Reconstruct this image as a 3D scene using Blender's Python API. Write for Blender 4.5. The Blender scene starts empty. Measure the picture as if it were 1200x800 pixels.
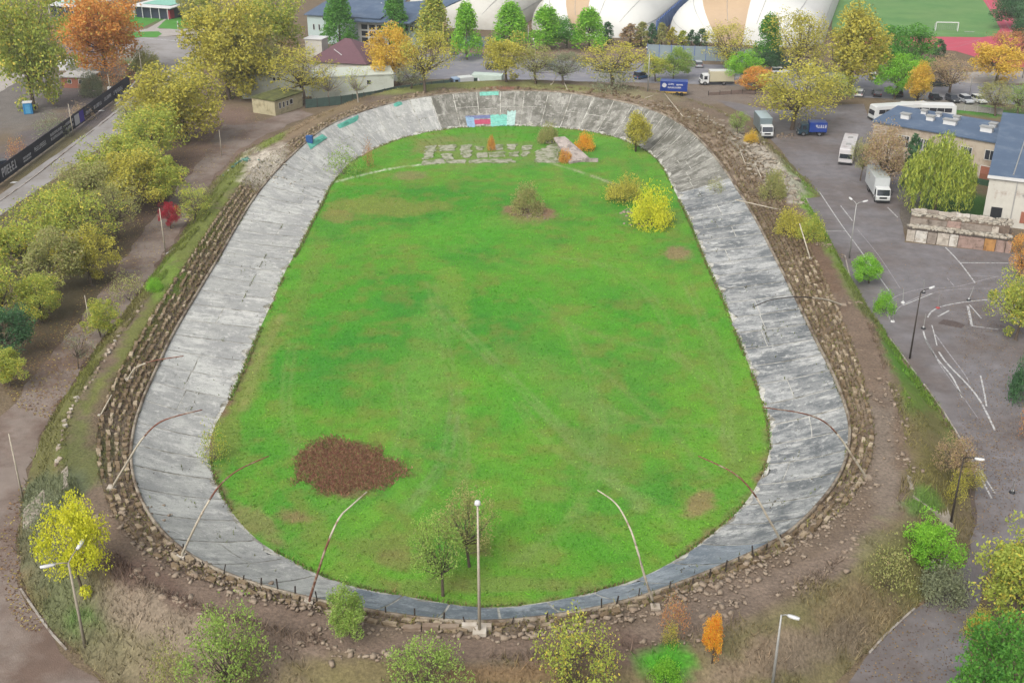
import bpy, math, random
import numpy as np
from mathutils import Vector, Matrix, noise as mnoise
random.seed(7)
rng = np.random.default_rng(7)
R = math.radians
S = bpy.context.scene
C = S.collection

# ---------------------------------------------------------------- camera
F_PX, PITCH, CAM_H = 1340.0, R(25.53), 60.0
cam_d = bpy.data.cameras.new("camera"); cam = bpy.data.objects.new("camera", cam_d); C.objects.link(cam)
cam.location = (0, 0, CAM_H); cam.rotation_euler = (math.pi/2 - PITCH, 0, 0)
cam_d.sensor_width = 36; cam_d.lens = F_PX/1200*36
cam_d.clip_start = 1; cam_d.clip_end = 6000
S.camera = cam
# ---------------------------------------------------------------- world, sun, exposure
SUN_EL, SUN_AZ = R(48), R(-150)          # azimuth measured from +Y towards +X
w = bpy.data.worlds.new("World"); S.world = w; w.use_nodes = True
nt = w.node_tree; bg = nt.nodes['Background']
sky = nt.nodes.new('ShaderNodeTexSky'); sky.sky_type = 'NISHITA'; sky.sun_disc = False
sky.sun_elevation = SUN_EL; sky.sun_rotation = SUN_AZ
sky.air_density = 1.2; sky.dust_density = 6.0; sky.ozone_density = 1.0
hs = nt.nodes.new('ShaderNodeHueSaturation'); hs.inputs['Saturation'].default_value = 0.25
nt.links.new(sky.outputs[0], hs.inputs['Color']); nt.links.new(hs.outputs[0], bg.inputs['Color'])
bg.inputs['Strength'].default_value = 0.15
sd = bpy.data.lights.new("sun", 'SUN'); sun = bpy.data.objects.new("sun", sd); C.objects.link(sun)
sd.energy = 1.1; sd.angle = R(35); sd.color = (1.0, 0.96, 0.9)
sv = Vector((math.sin(SUN_AZ)*math.cos(SUN_EL), math.cos(SUN_AZ)*math.cos(SUN_EL), math.sin(SUN_EL)))
sun.rotation_euler = sv.to_track_quat('Z', 'Y').to_euler(); sun.location = (0, 0, 200)
S.view_settings.view_transform = 'Standard'; S.view_settings.look = 'None'
S.view_settings.exposure = 0.78; S.view_settings.gamma = 1.0
S.cycles.max_bounces = 5
HAZE = 0.00017
GAIN = 2.0      # display value of a white horizontal sheet under this light and exposure

# ---------------------------------------------------------------- projection helpers
ct, st = math.cos(PITCH), math.sin(PITCH)
def P(px, py, z=0.0):
    u, v = px-600.0, 400.0-py
    dx, dy, dz = u, F_PX*ct + v*st, -F_PX*st + v*ct
    t = (CAM_H - z)/(-dz)
    return Vector((dx*t, dy*t, z))
def proj(X, Y, Z):
    Zc = Z-CAM_H
    d = Y*ct - Zc*st
    up = Y*st + Zc*ct
    d = np.maximum(d, 1.0)
    return 600+F_PX*X/d, 400-F_PX*up/d
def ppm(px, py, z=0):                   # pixels per metre across, at a point
    p = P(px, py, z); return F_PX/(p.y*ct + (CAM_H-z)*st)

def lin(c):
    c = c/255.0
    return c/12.92 if c <= 0.04045 else ((c+0.055)/1.055)**2.4
LEAF_GAIN = 2.0     # leaves are paler than a crown looks: half of each crown lies in its own shade
def lcol(c): return tuple(min(.8, x*LEAF_GAIN) for x in col(*c))
def col(r, g, b): return (lin(r)/GAIN, lin(g)/GAIN, lin(b)/GAIN)

# ---------------------------------------------------------------- materials
MATS = {}
def nodes(m):
    m.use_nodes = True; n = m.node_tree.nodes; return m.node_tree, n, n['Principled BSDF']
def mat(name, rgb, rough=0.85, var=0.18, scale=3.0, bump=0.0, bscale=8.0, metal=0.0, spec=0.3, var2=None, grime=None, seed=0.0):
    """procedural surface: base colour varied by two octaves of noise, optional second colour in patches, optional relief"""
    if name in MATS: return MATS[name]
    m = bpy.data.materials.new(name); MATS[name] = m
    t, n, b = nodes(m); L = t.links
    tc = n.new('ShaderNodeTexCoord')
    no = n.new('ShaderNodeTexNoise'); no.inputs['Scale'].default_value = scale; no.inputs['Detail'].default_value = 8; no.inputs['Roughness'].default_value = 0.65
    L.new(tc.outputs['Object'], no.inputs['Vector'])
    mr = n.new('ShaderNodeMapRange'); mr.inputs['From Min'].default_value = 0.3; mr.inputs['From Max'].default_value = 0.7
    mr.inputs['To Min'].default_value = 1-var; mr.inputs['To Max'].default_value = 1+var
    L.new(no.outputs[0], mr.inputs['Value'])
    src = None
    if grime:
        n2 = n.new('ShaderNodeTexNoise'); n2.inputs['Scale'].default_value = grime[1]; n2.inputs['Detail'].default_value = 10; n2.inputs['Roughness'].default_value = 0.7
        L.new(tc.outputs['Object'], n2.inputs['Vector'])
        r2 = n.new('ShaderNodeMapRange'); r2.inputs['From Min'].default_value = grime[2]; r2.inputs['From Max'].default_value = grime[3]
        L.new(n2.outputs[0], r2.inputs['Value'])
        mx = n.new('ShaderNodeMix'); mx.data_type = 'RGBA'
        mx.inputs['A'].default_value = (*rgb, 1); mx.inputs['B'].default_value = (*grime[0], 1)
        L.new(r2.outputs[0], mx.inputs['Factor']); src = mx.outputs['Result']
    vm = n.new('ShaderNodeVectorMath'); vm.operation = 'MULTIPLY'
    if src: L.new(src, vm.inputs[0])
    else: vm.inputs[0].default_value = rgb
    L.new(mr.outputs[0], vm.inputs[1]); L.new(vm.outputs[0], b.inputs['Base Color'])
    b.inputs['Roughness'].default_value = rough; b.inputs['Metallic'].default_value = metal
    b.inputs['Specular IOR Level'].default_value = spec
    if bump:
        nb = n.new('ShaderNodeTexNoise'); nb.inputs['Scale'].default_value = bscale; nb.inputs['Detail'].default_value = 6
        L.new(tc.outputs['Object'], nb.inputs['Vector'])
        bp = n.new('ShaderNodeBump'); bp.inputs['Strength'].default_value = bump; bp.inputs['Distance'].default_value = 0.1
        L.new(nb.outputs[0], bp.inputs['Height']); L.new(bp.outputs[0], b.inputs['Normal'])
    return m

def mat_attr(name, rough=0.95, scales=(0.35, 4.0), vars_=(0.14, 0.3), bump=0.5, bscale=5.0, hue=None):
    """surface whose own colour is stored on the mesh ('tint'), broken up by noise"""
    m = bpy.data.materials.new(name); MATS[name] = m
    t, n, b = nodes(m); L = t.links
    tc = n.new('ShaderNodeTexCoord'); at = n.new('ShaderNodeAttribute'); at.attribute_name = 'tint'
    cur = at.outputs['Color']
    for s, v in zip(scales, vars_):
        no = n.new('ShaderNodeTexNoise'); no.inputs['Scale'].default_value = s; no.inputs['Detail'].default_value = 9; no.inputs['Roughness'].default_value = 0.7
        L.new(tc.outputs['Object'], no.inputs['Vector'])
        mr = n.new('ShaderNodeMapRange'); mr.inputs['From Min'].default_value = 0.3; mr.inputs['From Max'].default_value = 0.7
        mr.inputs['To Min'].default_value = 1-v; mr.inputs['To Max'].default_value = 1+v
        L.new(no.outputs[0], mr.inputs['Value'])
        vm = n.new('ShaderNodeVectorMath'); vm.operation = 'MULTIPLY'
        L.new(cur, vm.inputs[0]); L.new(mr.outputs[0], vm.inputs[1]); cur = vm.outputs[0]
    if hue:
        no = n.new('ShaderNodeTexNoise'); no.inputs['Scale'].default_value = hue[1]; no.inputs['Detail'].default_value = 10; no.inputs['Roughness'].default_value = 0.75
        L.new(tc.outputs['Object'], no.inputs['Vector'])
        mr = n.new('ShaderNodeMapRange'); mr.inputs['From Min'].default_value = hue[2]; mr.inputs['From Max'].default_value = hue[3]; mr.inputs['To Max'].default_value = hue[4]
        L.new(no.outputs[0], mr.inputs['Value'])
        mx = n.new('ShaderNodeMix'); mx.data_type = 'RGBA'; mx.inputs['B'].default_value = (*hue[0], 1)
        L.new(mr.outputs[0], mx.inputs['Factor']); L.new(cur, mx.inputs['A']); cur = mx.outputs['Result']
    L.new(cur, b.inputs['Base Color']); b.inputs['Roughness'].default_value = rough; b.inputs['Specular IOR Level'].default_value = 0.15
    nb = n.new('ShaderNodeTexNoise'); nb.inputs['Scale'].default_value = bscale; nb.inputs['Detail'].default_value = 6
    L.new(tc.outputs['Object'], nb.inputs['Vector'])
    bp = n.new('ShaderNodeBump'); bp.inputs['Strength'].default_value = bump; bp.inputs['Distance'].default_value = 0.15
    L.new(nb.outputs[0], bp.inputs['Height']); L.new(bp.outputs[0], b.inputs['Normal'])
    return m

def leaf_mat(name, c1, c2, c3=None, rough=0.6):
    """foliage: each leaf picks its own shade between two colours, drifting by branch; a few leaves take a third colour"""
    if name in MATS: return MATS[name]
    m = bpy.data.materials.new(name); MATS[name] = m
    t, n, b = nodes(m); L = t.links
    at = n.new('ShaderNodeAttribute'); at.attribute_name = 'rnd'
    tc = n.new('ShaderNodeTexCoord'); no = n.new('ShaderNodeTexNoise'); no.inputs['Scale'].default_value = 0.45; no.inputs['Detail'].default_value = 3
    L.new(tc.outputs['Object'], no.inputs['Vector'])
    mr = n.new('ShaderNodeMapRange'); mr.inputs['From Min'].default_value = 0.35; mr.inputs['From Max'].default_value = 0.65
    L.new(no.outputs[0], mr.inputs['Value'])
    av = n.new('ShaderNodeMath'); av.operation = 'ADD'; av.use_clamp = True
    h1 = n.new('ShaderNodeMath'); h1.operation = 'MULTIPLY'; h1.inputs[1].default_value = 0.6
    h2 = n.new('ShaderNodeMath'); h2.operation = 'MULTIPLY'; h2.inputs[1].default_value = 0.4
    L.new(at.outputs['Fac'], h1.inputs[0]); L.new(mr.outputs[0], h2.inputs[0]); L.new(h1.outputs[0], av.inputs[0]); L.new(h2.outputs[0], av.inputs[1])
    mx = n.new('ShaderNodeMix'); mx.data_type = 'RGBA'; mx.inputs['A'].default_value = (*c1, 1); mx.inputs['B'].default_value = (*c2, 1)
    L.new(av.outputs[0], mx.inputs['Factor']); cur = mx.outputs['Result']
    if c3:
        gt = n.new('ShaderNodeMath'); gt.operation = 'GREATER_THAN'; gt.inputs[1].default_value = 0.86; L.new(at.outputs['Fac'], gt.inputs[0])
        m2 = n.new('ShaderNodeMix'); m2.data_type = 'RGBA'; m2.inputs['B'].default_value = (*c3, 1)
        L.new(gt.outputs[0], m2.inputs['Factor']); L.new(cur, m2.inputs['A']); cur = m2.outputs['Result']
    L.new(cur, b.inputs['Base Color']); b.inputs['Roughness'].default_value = rough; b.inputs['Specular IOR Level'].default_value = 0.2
    tr = n.new('ShaderNodeBsdfTranslucent'); L.new(cur, tr.inputs['Color'])
    ms = n.new('ShaderNodeMixShader'); ms.inputs[0].default_value = 0.48
    L.new(b.outputs[0], ms.inputs[1]); L.new(tr.outputs[0], ms.inputs[2]); L.new(ms.outputs[0], n['Material Output'].inputs['Surface'])
    return m

# ---------------------------------------------------------------- object helpers
def tag(o, label=None, cat=None, group=None, kind=None):
    if label: o['label'] = label
    if cat: o['category'] = cat
    if group: o['group'] = group
    if kind: o['kind'] = kind
    return o
def empty(name, loc=(0, 0, 0), rz=0.0, label=None, cat=None, group=None):
    o = bpy.data.objects.new(name, None); C.objects.link(o); o.location = loc; o.rotation_euler = (0, 0, rz)
    o.empty_display_size = 0.3
    return tag(o, label, cat, group)
class MB:
    def __init__(s): s.v = []; s.f = []
    def add(s, vs, fs):
        k = len(s.v); s.v += [tuple(a) for a in vs]; s.f += [tuple(i+k for i in f) for f in fs]; return s
    def box(s, x0, x1, y0, y1, z0, z1, M=None):
        vs = [Vector(p) for p in ((x0,y0,z0),(x1,y0,z0),(x1,y1,z0),(x0,y1,z0),(x0,y0,z1),(x1,y0,z1),(x1,y1,z1),(x0,y1,z1))]
        if M: vs = [M @ p for p in vs]
        return s.add(vs, [(3,2,1,0),(4,5,6,7),(0,1,5,4),(1,2,6,5),(2,3,7,6),(3,0,4,7)])
    def tube(s, pts, rad, n=6, cap=True):
        pts = [Vector(p) for p in pts]
        if not hasattr(rad, '__len__'): rad = [rad]*len(pts)
        rings = []
        for i, p in enumerate(pts):
            d = (pts[min(i+1, len(pts)-1)]-pts[max(i-1, 0)]).normalized()
            a = d.orthogonal().normalized() if abs(d.z) < 0.95 else Vector((1, 0, 0)).cross(d).normalized()
            if abs(d.z) < 0.95: a = d.cross(Vector((0, 0, 1))).normalized()
            bb = d.cross(a)
            rings.append([p + (a*math.cos(2*math.pi*k/n)+bb*math.sin(2*math.pi*k/n))*rad[i] for k in range(n)])
        vs = [q for r in rings for q in r]; fs = []
        for i in range(len(pts)-1):
            for k in range(n): fs.append((i*n+k, i*n+(k+1) % n, (i+1)*n+(k+1) % n, (i+1)*n+k))
        if cap: fs.append(tuple(range(n))[::-1]); fs.append(tuple((len(pts)-1)*n+k for k in range(n)))
        return s.add(vs, fs)
    def prism(s, poly, y0, y1):          # polygon in x-z, extruded along y
        n = len(poly); vs = [(x, y0, z) for x, z in poly]+[(x, y1, z) for x, z in poly]
        fs = [tuple(range(n)), tuple(range(2*n-1, n-1, -1))]+[(i, i+n, (i+1) % n+n, (i+1) % n) for i in range(n)]
        return s.add(vs, fs)
    def slab(s, poly, z0, z1):           # polygon in x-y, extruded along z
        n = len(poly); vs = [(x, y, z0) for x, y in poly]+[(x, y, z1) for x, y in poly]
        fs = [tuple(range(n-1, -1, -1)), tuple(range(n, 2*n))]+[(i, (i+1) % n, (i+1) % n+n, i+n) for i in range(n)]
        return s.add(vs, fs)
    def mesh(s, name, m=None, smooth=False):
        me = bpy.data.meshes.new(name); me.from_pydata(s.v, [], s.f); me.update()
        if m: me.materials.append(m)
        if smooth: me.polygons.foreach_set('use_smooth', [True]*len(me.polygons))
        return me
    def build(s, name, m, parent=None, smooth=False, bevel=0.0):
        o = bpy.data.objects.new(name, s.mesh(name, m, smooth)); C.objects.link(o)
        if parent: o.parent = parent
        if bevel:
            md = o.modifiers.new('bevel', 'BEVEL'); md.width = bevel; md.segments = 2; md.limit_method = 'ANGLE'
        return o
def np_mesh(name, V, Fq, m, attr=None, colr=None, smooth=False):
    """V (n,3), Fq (k,3 or 4)"""
    V = np.asarray(V, dtype=np.float32); Fq = np.asarray(Fq, dtype=np.int32)
    me = bpy.data.meshes.new(name); k = Fq.shape[1]
    me.vertices.add(len(V)); me.vertices.foreach_set('co', V.ravel())
    me.loops.add(Fq.size); me.loops.foreach_set('vertex_index', Fq.ravel())
    me.polygons.add(len(Fq)); me.polygons.foreach_set('loop_start', np.arange(0, Fq.size, k, dtype=np.int32))
    me.polygons.foreach_set('loop_total', np.full(len(Fq), k, dtype=np.int32))
    me.update(calc_edges=True)
    if smooth: me.polygons.foreach_set('use_smooth', np.ones(len(Fq), dtype=bool))
    if attr is not None:
        a = me.attributes.new('rnd', 'FLOAT', 'FACE'); a.data.foreach_set('value', np.asarray(attr, dtype=np.float32))
    if colr is not None:
        a = me.attributes.new('tint', 'FLOAT_COLOR', 'POINT')
        cc = np.ones((len(V), 4), dtype=np.float32); cc[:, :3] = colr; a.data.foreach_set('color', cc.ravel())
    if m: me.materials.append(m)
    me.validate()
    return me
def link(name, me, parent=None):
    o = bpy.data.objects.new(name, me); C.objects.link(o)
    if parent: o.parent = parent
    return o
def ngon(pts_px, z, jitter=0.0, step=2.0, seed=0):
    """ground polygon from a traced outline; edges subdivided and roughened"""
    rr = random.Random(seed); W = [P(x, y, 0) for x, y in pts_px]; out = []
    for i, a in enumerate(W):
        b = W[(i+1) % len(W)]; n = max(1, int((b-a).length/step)); 
        nrm = (b-a).cross(Vector((0, 0, 1))).normalized() if (b-a).length else Vector((0,0,0))
        for k in range(n):
            p = a.lerp(b, k/n) + nrm*(rr.uniform(-jitter, jitter) if k else 0); out.append((p.x, p.y, z))
    return out
def sheet(name, pts_px, z, m, jitter=0.0, label=None, step=2.0, seed=0, kind='structure'):
    vs = ngon(pts_px, z, jitter, step, seed)
    import mathutils
    tris = mathutils.geometry.tessellate_polygon([[Vector((v[0], v[1], 0)) for v in vs]])
    me = bpy.data.meshes.new(name)
    fs = []
    for t in tris:
        a, b_, c_ = [Vector(vs[i]) for i in t]
        fs.append(t if (b_-a).cross(c_-a).z > 0 else (t[0], t[2], t[1]))
    me.from_pydata(vs, [], fs); me.materials.append(m); o = link(name, me); tag(o, label, None, None, kind); return o
def strip(name, pts, width, z, m, parent=None, gap=None):
    """painted line or ribbon along world points"""
    V = []; Fc = []; pts = [Vector((p[0], p[1], 0)) for p in pts]
    for i, p in enumerate(pts):
        d = (pts[min(i+1, len(pts)-1)]-pts[max(i-1, 0)]).normalized(); nn = Vector((-d.y, d.x, 0))*width/2
        V += [(p.x+nn.x, p.y+nn.y, z), (p.x-nn.x, p.y-nn.y, z)]
    for i in range(len(pts)-1):
        if gap and (i % gap[1]) >= gap[0]: continue
        Fc.append((2*i, 2*i+1, 2*i+3, 2*i+2))
    return MB().add(V, Fc).build(name, m, parent)
def spline(pts, n=8, closed=False):
    """Catmull-Rom through 2-D/3-D tuples"""
    pts = [np.array(p, dtype=float) for p in pts]; out = []; N = len(pts)
    rngi = range(N) if closed else range(N-1)
    for i in rngi:
        if closed: p0, p1, p2, p3 = pts[i-1], pts[i], pts[(i+1) % N], pts[(i+2) % N]
        else: p0, p1, p2, p3 = pts[max(i-1, 0)], pts[i], pts[i+1], pts[min(i+2, N-1)]
        for k in range(n):
            t = k/n; out.append(0.5*((2*p1)+(-p0+p2)*t+(2*p0-5*p1+4*p2-p3)*t*t+(-p0+3*p1-3*p2+p3)*t**3))
    if not closed: out.append(pts[-1])
    return out

# ---------------------------------------------------------------- velodrome outline (traced loops, each at its own height)
INNER = [(560,712),(500,702),(430,690),(390,680),(340,655),(305,635),(275,603),(256,570),(246,535),(252,500),(264,480),(283,440),(300,400),(318,360),(335,320),(352,290),(366,262),(380,235),(394,210),(425,182),(470,163),(520,152),(560,149),(600,148),(640,149),(680,153),(720,161),(755,176),(775,195),(790,225),(805,255),(818,287),(832,320),(850,360),(865,400),(881,440),(897,485),(901,520),(893,555),(870,592),(840,620),(800,650),(750,677),(700,692),(650,703),(600,710)]
RIM = [(560,729),(480,722),(430,714),(380,704),(300,684),(240,660),(205,636),(178,605),(160,565),(156,525),(165,480),(184,435),(203,395),(229,350),(255,307),(276,270),(294,240),(315,212),(342,184),(382,150),(430,130),(480,117),(530,110),(600,107),(660,109),(720,118),(768,131),(805,152),(833,180),(855,210),(883,255),(911,310),(935,358),(955,400),(975,440),(990,480),(994,505),(987,545),(970,575),(945,603),(915,630),(860,656),(800,681),(750,699),(700,712),(640,722)]
TERR = [(560,745),(430,730),(380,718),(300,700),(225,676),(165,645),(132,603),(116,560),(112,520),(118,480),(135,440),(158,400),(188,350),(222,300),(252,255),(282,215),(305,188),(345,163),(385,140),(430,122),(480,110),(530,104),(600,101),(660,102),(720,107),(772,118),(822,136),(868,165),(905,212),(935,262),(957,305),(980,355),(1000,405),(1015,455),(1025,498),(1022,540),(1003,580),(975,608),(930,642),(860,672),(790,700),(700,726),(640,738)]
CREST = [(560,775),(470,770),(380,757),(240,718),(160,684),(118,635),(92,590),(76,550),(74,510),(88,462),(112,425),(150,378),(185,330),(218,285),(248,245),(275,208),(297,180),(338,157),(378,135),(430,113),(480,102),(530,97),(600,94),(660,95),(720,99),(775,108),(828,124),(880,152),(918,200),(948,245),(972,290),(998,335),(1022,385),(1042,440),(1060,490),(1070,550),(1060,600),(1010,650),(940,692),(870,730),(760,762),(650,774)]
FOOT = [(560,960),(300,920),(125,800),(62,742),(25,690),(20,640),(25,590),(45,515),(85,452),(115,405),(150,360),(190,306),(222,260),(252,210),(280,180),(320,160),(370,142),(430,126),(480,117),(530,110),(600,107),(660,108),(720,112),(780,121),(840,140),(890,165),(925,210),(945,250),(975,298),(1002,345),(1030,378),(1062,424),(1092,464),(1117,502),(1138,548),(1142,600),(1132,660),(1072,712),(980,800),(850,900)]
C1, C2 = P(572, 500), P(585, 232)
AX = (C2-C1); LEN = AX.length; AXN = AX.normalized(); LAT = Vector((AXN.y, -AXN.x, 0))   # LAT points right
NS, NE = 120, 90
rays = []          # (origin, direction, curve amount)
for k in range(NS): rays.append((C1+AX*((k+0.5)/NS), LAT, 0))
for k in range(NE):
    a = math.pi*(k+0.5)/NE; rays.append((C2, LAT*math.cos(a)+AXN*math.sin(a), 1))
for k in range(NS): rays.append((C2-AX*((k+0.5)/NS), -LAT, 0))
for k in range(NE):
    a = math.pi*(k+0.5)/NE; rays.append((C1, -LAT*math.cos(a)-AXN*math.sin(a), 2))
NR = len(rays)
def sstep(a, b, x):
    t = min(1, max(0, (x-a)/(b-a))); return t*t*(3-2*t)
def curve_amt(o, d):
    """0 on the straights, 1 in the banked ends"""
    s = (o-C1).dot(AXN)/LEN; c = d.dot(AXN)
    if 0.0001 < s < 0.9999: return max(sstep(0.3, 0.0, s)*0.35 if False else 0.35*(1-sstep(0, 0.3, s)), 0.35*sstep(0.75, 1.0, s))
    return 0.35+0.65*sstep(0, 0.75, abs(c))
def rim_h(ca): return 1.3+3.0*ca
def crest_h(ca): return 2.6+1.9*ca
CA = [curve_amt(o, d) for o, d, _ in rays]
def loop_dist(loop, hfun, wob=0.0):
    """distance from ray origin to a traced loop; height differs along the loop"""
    pts = spline(loop, 6, closed=True); out = []
    cache = {}
    for i, (o, d, _) in enumerate(rays):
        h = hfun(CA[i]); key = round(h, 2)
        if key not in cache: cache[key] = np.array([[*P(p[0], p[1], key)[:2]] for p in pts])
        W = cache[key]; A = W; B = np.roll(W, -1, axis=0); E = B-A
        den = d.x*E[:, 1]-d.y*E[:, 0]; den[np.abs(den) < 1e-9] = 1e-9
        AO = A-np.array([o.x, o.y]); t = (AO[:, 0]*E[:, 1]-AO[:, 1]*E[:, 0])/den; u = (AO[:, 0]*d.y-AO[:, 1]*d.x)/den
        ok = (t > 1) & (u >= -0.001) & (u <= 1.001)
        out.append(t[ok].min() if ok.any() else None)
    for i in range(NR):
        if out[i] is None: out[i] = out[i-1] if out[i-1] else 30
    a = np.array(out, dtype=float); k = np.array([1, 2, 3, 2, 1])/9.0
    for _ in range(2): a = sum(k[j]*np.roll(a, j-2) for j in range(5))
    return a
D_IN = loop_dist(INNER, lambda c: 0.0); D_RIM = loop_dist(RIM, rim_h); D_TER = loop_dist(TERR, crest_h)
D_CR = loop_dist(CREST, crest_h); D_FT = loop_dist(FOOT, lambda c: 0.0)
D_RIM = np.maximum(D_RIM, D_IN+5.0); D_TER = np.maximum(D_TER, D_RIM+0.8); D_CR = np.maximum(D_CR, D_TER+0.6); D_FT = np.maximum(D_FT, D_CR+2.2)
D_FT = np.where(np.array([r[2] for r in rays]) == 1, np.maximum(D_FT, D_CR+6), D_FT)
print('widths track %.1f %.1f %.1f %.1f terr %s' % ((D_RIM-D_IN)[60], (D_RIM-D_IN)[165], (D_RIM-D_IN)[270], (D_RIM-D_IN)[375], np.round((D_TER-D_RIM)[::45], 1)), 'crest', np.round((D_CR-D_TER)[::45], 1), 'foot', np.round((D_FT-D_CR)[::45], 1))
def ray_pt(i, dist, z):
    i0 = int(math.floor(i)) % NR; i1 = (i0+1) % NR; f = i-math.floor(i)
    o, d, _ = rays[i0]; p = o+d*dist
    if f > 0:
        o2, d2, _ = rays[i1]; p = p.lerp(o2+d2*dist, f)
    return Vector((p.x, p.y, z))
def LV(a, i):
    i0 = int(math.floor(i)) % NR; f = i-math.floor(i); return a[i0]*(1-f)+a[(i0+1) % NR]*f
def LD(a, i): return LV(a, i)
H_RIM = np.array([rim_h(c) for c in CA]); H_CR = np.array([crest_h(c) for c in CA])
def surf(i, t):
    """embankment surface: t 0..1 track, 1..2 terrace, 2..3 promenade, 3..4 slope"""
    din, dr, dt, dc, df = (LV(a, i) for a in (D_IN, D_RIM, D_TER, D_CR, D_FT)); hr, hc = LV(H_RIM, i), LV(H_CR, i)
    if t <= 1: return ray_pt(i, din+(dr-din)*t, 0.04+(hr-0.04)*(0.75*t+0.25*t*t))
    if t <= 2: return ray_pt(i, dr+(dt-dr)*(t-1), hr+(hc-hr)*(t-1))
    if t <= 3: return ray_pt(i, dt+(dc-dt)*(t-2), hc)
    u = t-3; return ray_pt(i, dc+(df-dc)*u, hc*(1-(3*u*u-2*u**3)))
# height of the land at any world point (for trees and posts set on the bank)
_RO = np.array([[r[0].x, r[0].y] for r in rays]); _RD = np.array([[r[1].x, r[1].y] for r in rays])
def land_z(x, y):
    s = ((x-C1.x)*AXN.x+(y-C1.y)*AXN.y)/LEN
    q = np.array([x, y])
    if 0 <= s <= 1:
        lat = (x-C1.x)*LAT.x+(y-C1.y)*LAT.y; dist = abs(lat)
        k = int(min(NS-1, max(0, s*NS))); i = k if lat > 0 else NS+NE+(NS-1-k)
    else:
        c = C2 if s > 1 else C1; v = Vector((x-c.x, y-c.y, 0)); dist = v.length; v.normalize()
        if s > 1: a = math.atan2(v.dot(AXN), v.dot(LAT)); i = NS+int(min(NE-1, max(0, a/math.pi*NE)))
        else: a = math.atan2(-v.dot(AXN), -v.dot(LAT)); i = 2*NS+NE+int(min(NE-1, max(0, a/math.pi*NE)))
    if dist <= D_IN[i]: return 0.0
    if dist <= D_RIM[i]: t = (dist-D_IN[i])/(D_RIM[i]-D_IN[i]); return H_RIM[i]*(0.75*t+0.25*t*t)
    if dist <= D_TER[i]: t = (dist-D_RIM[i])/(D_TER[i]-D_RIM[i]); return H_RIM[i]+(H_CR[i]-H_RIM[i])*t
    if dist <= D_CR[i]: return H_CR[i]
    if dist <= D_FT[i]: u = (dist-D_CR[i])/(D_FT[i]-D_CR[i]); return H_CR[i]*(1-(3*u*u-2*u**3))
    return 0.0
def G(px, py, dz=0.0):
    """world point of a pixel on the land, embankment included"""
    z = 0.0; lo = P(px, py, 0)
    best = None
    zz = 5.2
    while zz >= 0:                         # march down the view ray
        p = P(px, py, zz)
        if land_z(p.x, p.y) >= zz-0.02: best = p; break
        zz -= 0.1
    p = best or lo
    return Vector((p.x, p.y, max(0, land_z(p.x, p.y))+dz))

# ---------------------------------------------------------------- painting the colour of the land
def fbm(X, Y, sc, seed=0, oct=4):
    """cheap value noise on arrays"""
    out = np.zeros_like(X); amp = 1.0; tot = 0
    for k in range(oct):
        r = np.random.default_rng(seed*31+k); G_ = r.random((64, 64))
        x = X*sc*(2**k)+k*7.3; y = Y*sc*(2**k)+k*3.1
        xi = np.floor(x).astype(int); yi = np.floor(y).astype(int); fx = x-xi; fy = y-yi
        fx = fx*fx*(3-2*fx); fy = fy*fy*(3-2*fy)
        g = lambda a, b: G_[a % 64, b % 64]
        v = (g(xi, yi)*(1-fx)+g(xi+1, yi)*fx)*(1-fy)+(g(xi, yi+1)*(1-fx)+g(xi+1, yi+1)*fx)*fy
        out += v*amp; tot += amp; amp *= 0.55
    return out/tot
def blobs(X, Y, Z, base, lst, seed=1, rag=0.5):
    """blend coloured patches (centre, radii, tilt in photo pixels) into base colours"""
    px, py = proj(X, Y, Z); nz = (fbm(X, Y, 0.25, seed)-0.5)*2*rag+(fbm(X, Y, 1.2, seed+5)-0.5)*rag*1.4
    for (cx, cy, rx, ry, rot, c, a) in lst:
        ca, sa = math.cos(R(rot)), math.sin(R(rot)); dx, dy = px-cx, py-cy
        u = (dx*ca+dy*sa)/rx; v = (-dx*sa+dy*ca)/ry; r = np.sqrt(u*u+v*v)+nz
        k = np.clip((1.15-r)/0.45, 0, 1)*a
        base = base*(1-k[:, None])+np.array(col(*c))[None, :]*k[:, None]
    return base
def lines(X, Y, Z, base, lst):
    """thin worn lines (polylines in photo pixels, width in metres)"""
    for pts, wd, c, a in lst:
        W = np.array([[*P(x, y)[:2]] for x, y in spline(pts, 5)]); best = np.full(X.shape, 1e9)
        for i in range(len(W)-1):
            A, B = W[i], W[i+1]; E = B-A; t = np.clip(((X-A[0])*E[0]+(Y-A[1])*E[1])/(E@E+1e-9), 0, 1)
            best = np.minimum(best, np.hypot(X-A[0]-t*E[0], Y-A[1]-t*E[1]))
        k = np.clip(1.3-best/wd, 0, 1)*a*np.clip(fbm(X, Y, 0.6, 9)*2.2-0.3, 0.1, 1)
        base = base*(1-k[:, None])+np.array(col(*c))[None, :]*k[:, None]
    return base
M_LAND = mat_attr('land_surface', bump=0.9, bscale=3.0, vars_=(0.18, 0.42))
M_TURF = mat_attr('turf_surface', scales=(0.5, 6.0), vars_=(0.14, 0.34), bump=0.8, bscale=6.0)

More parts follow.
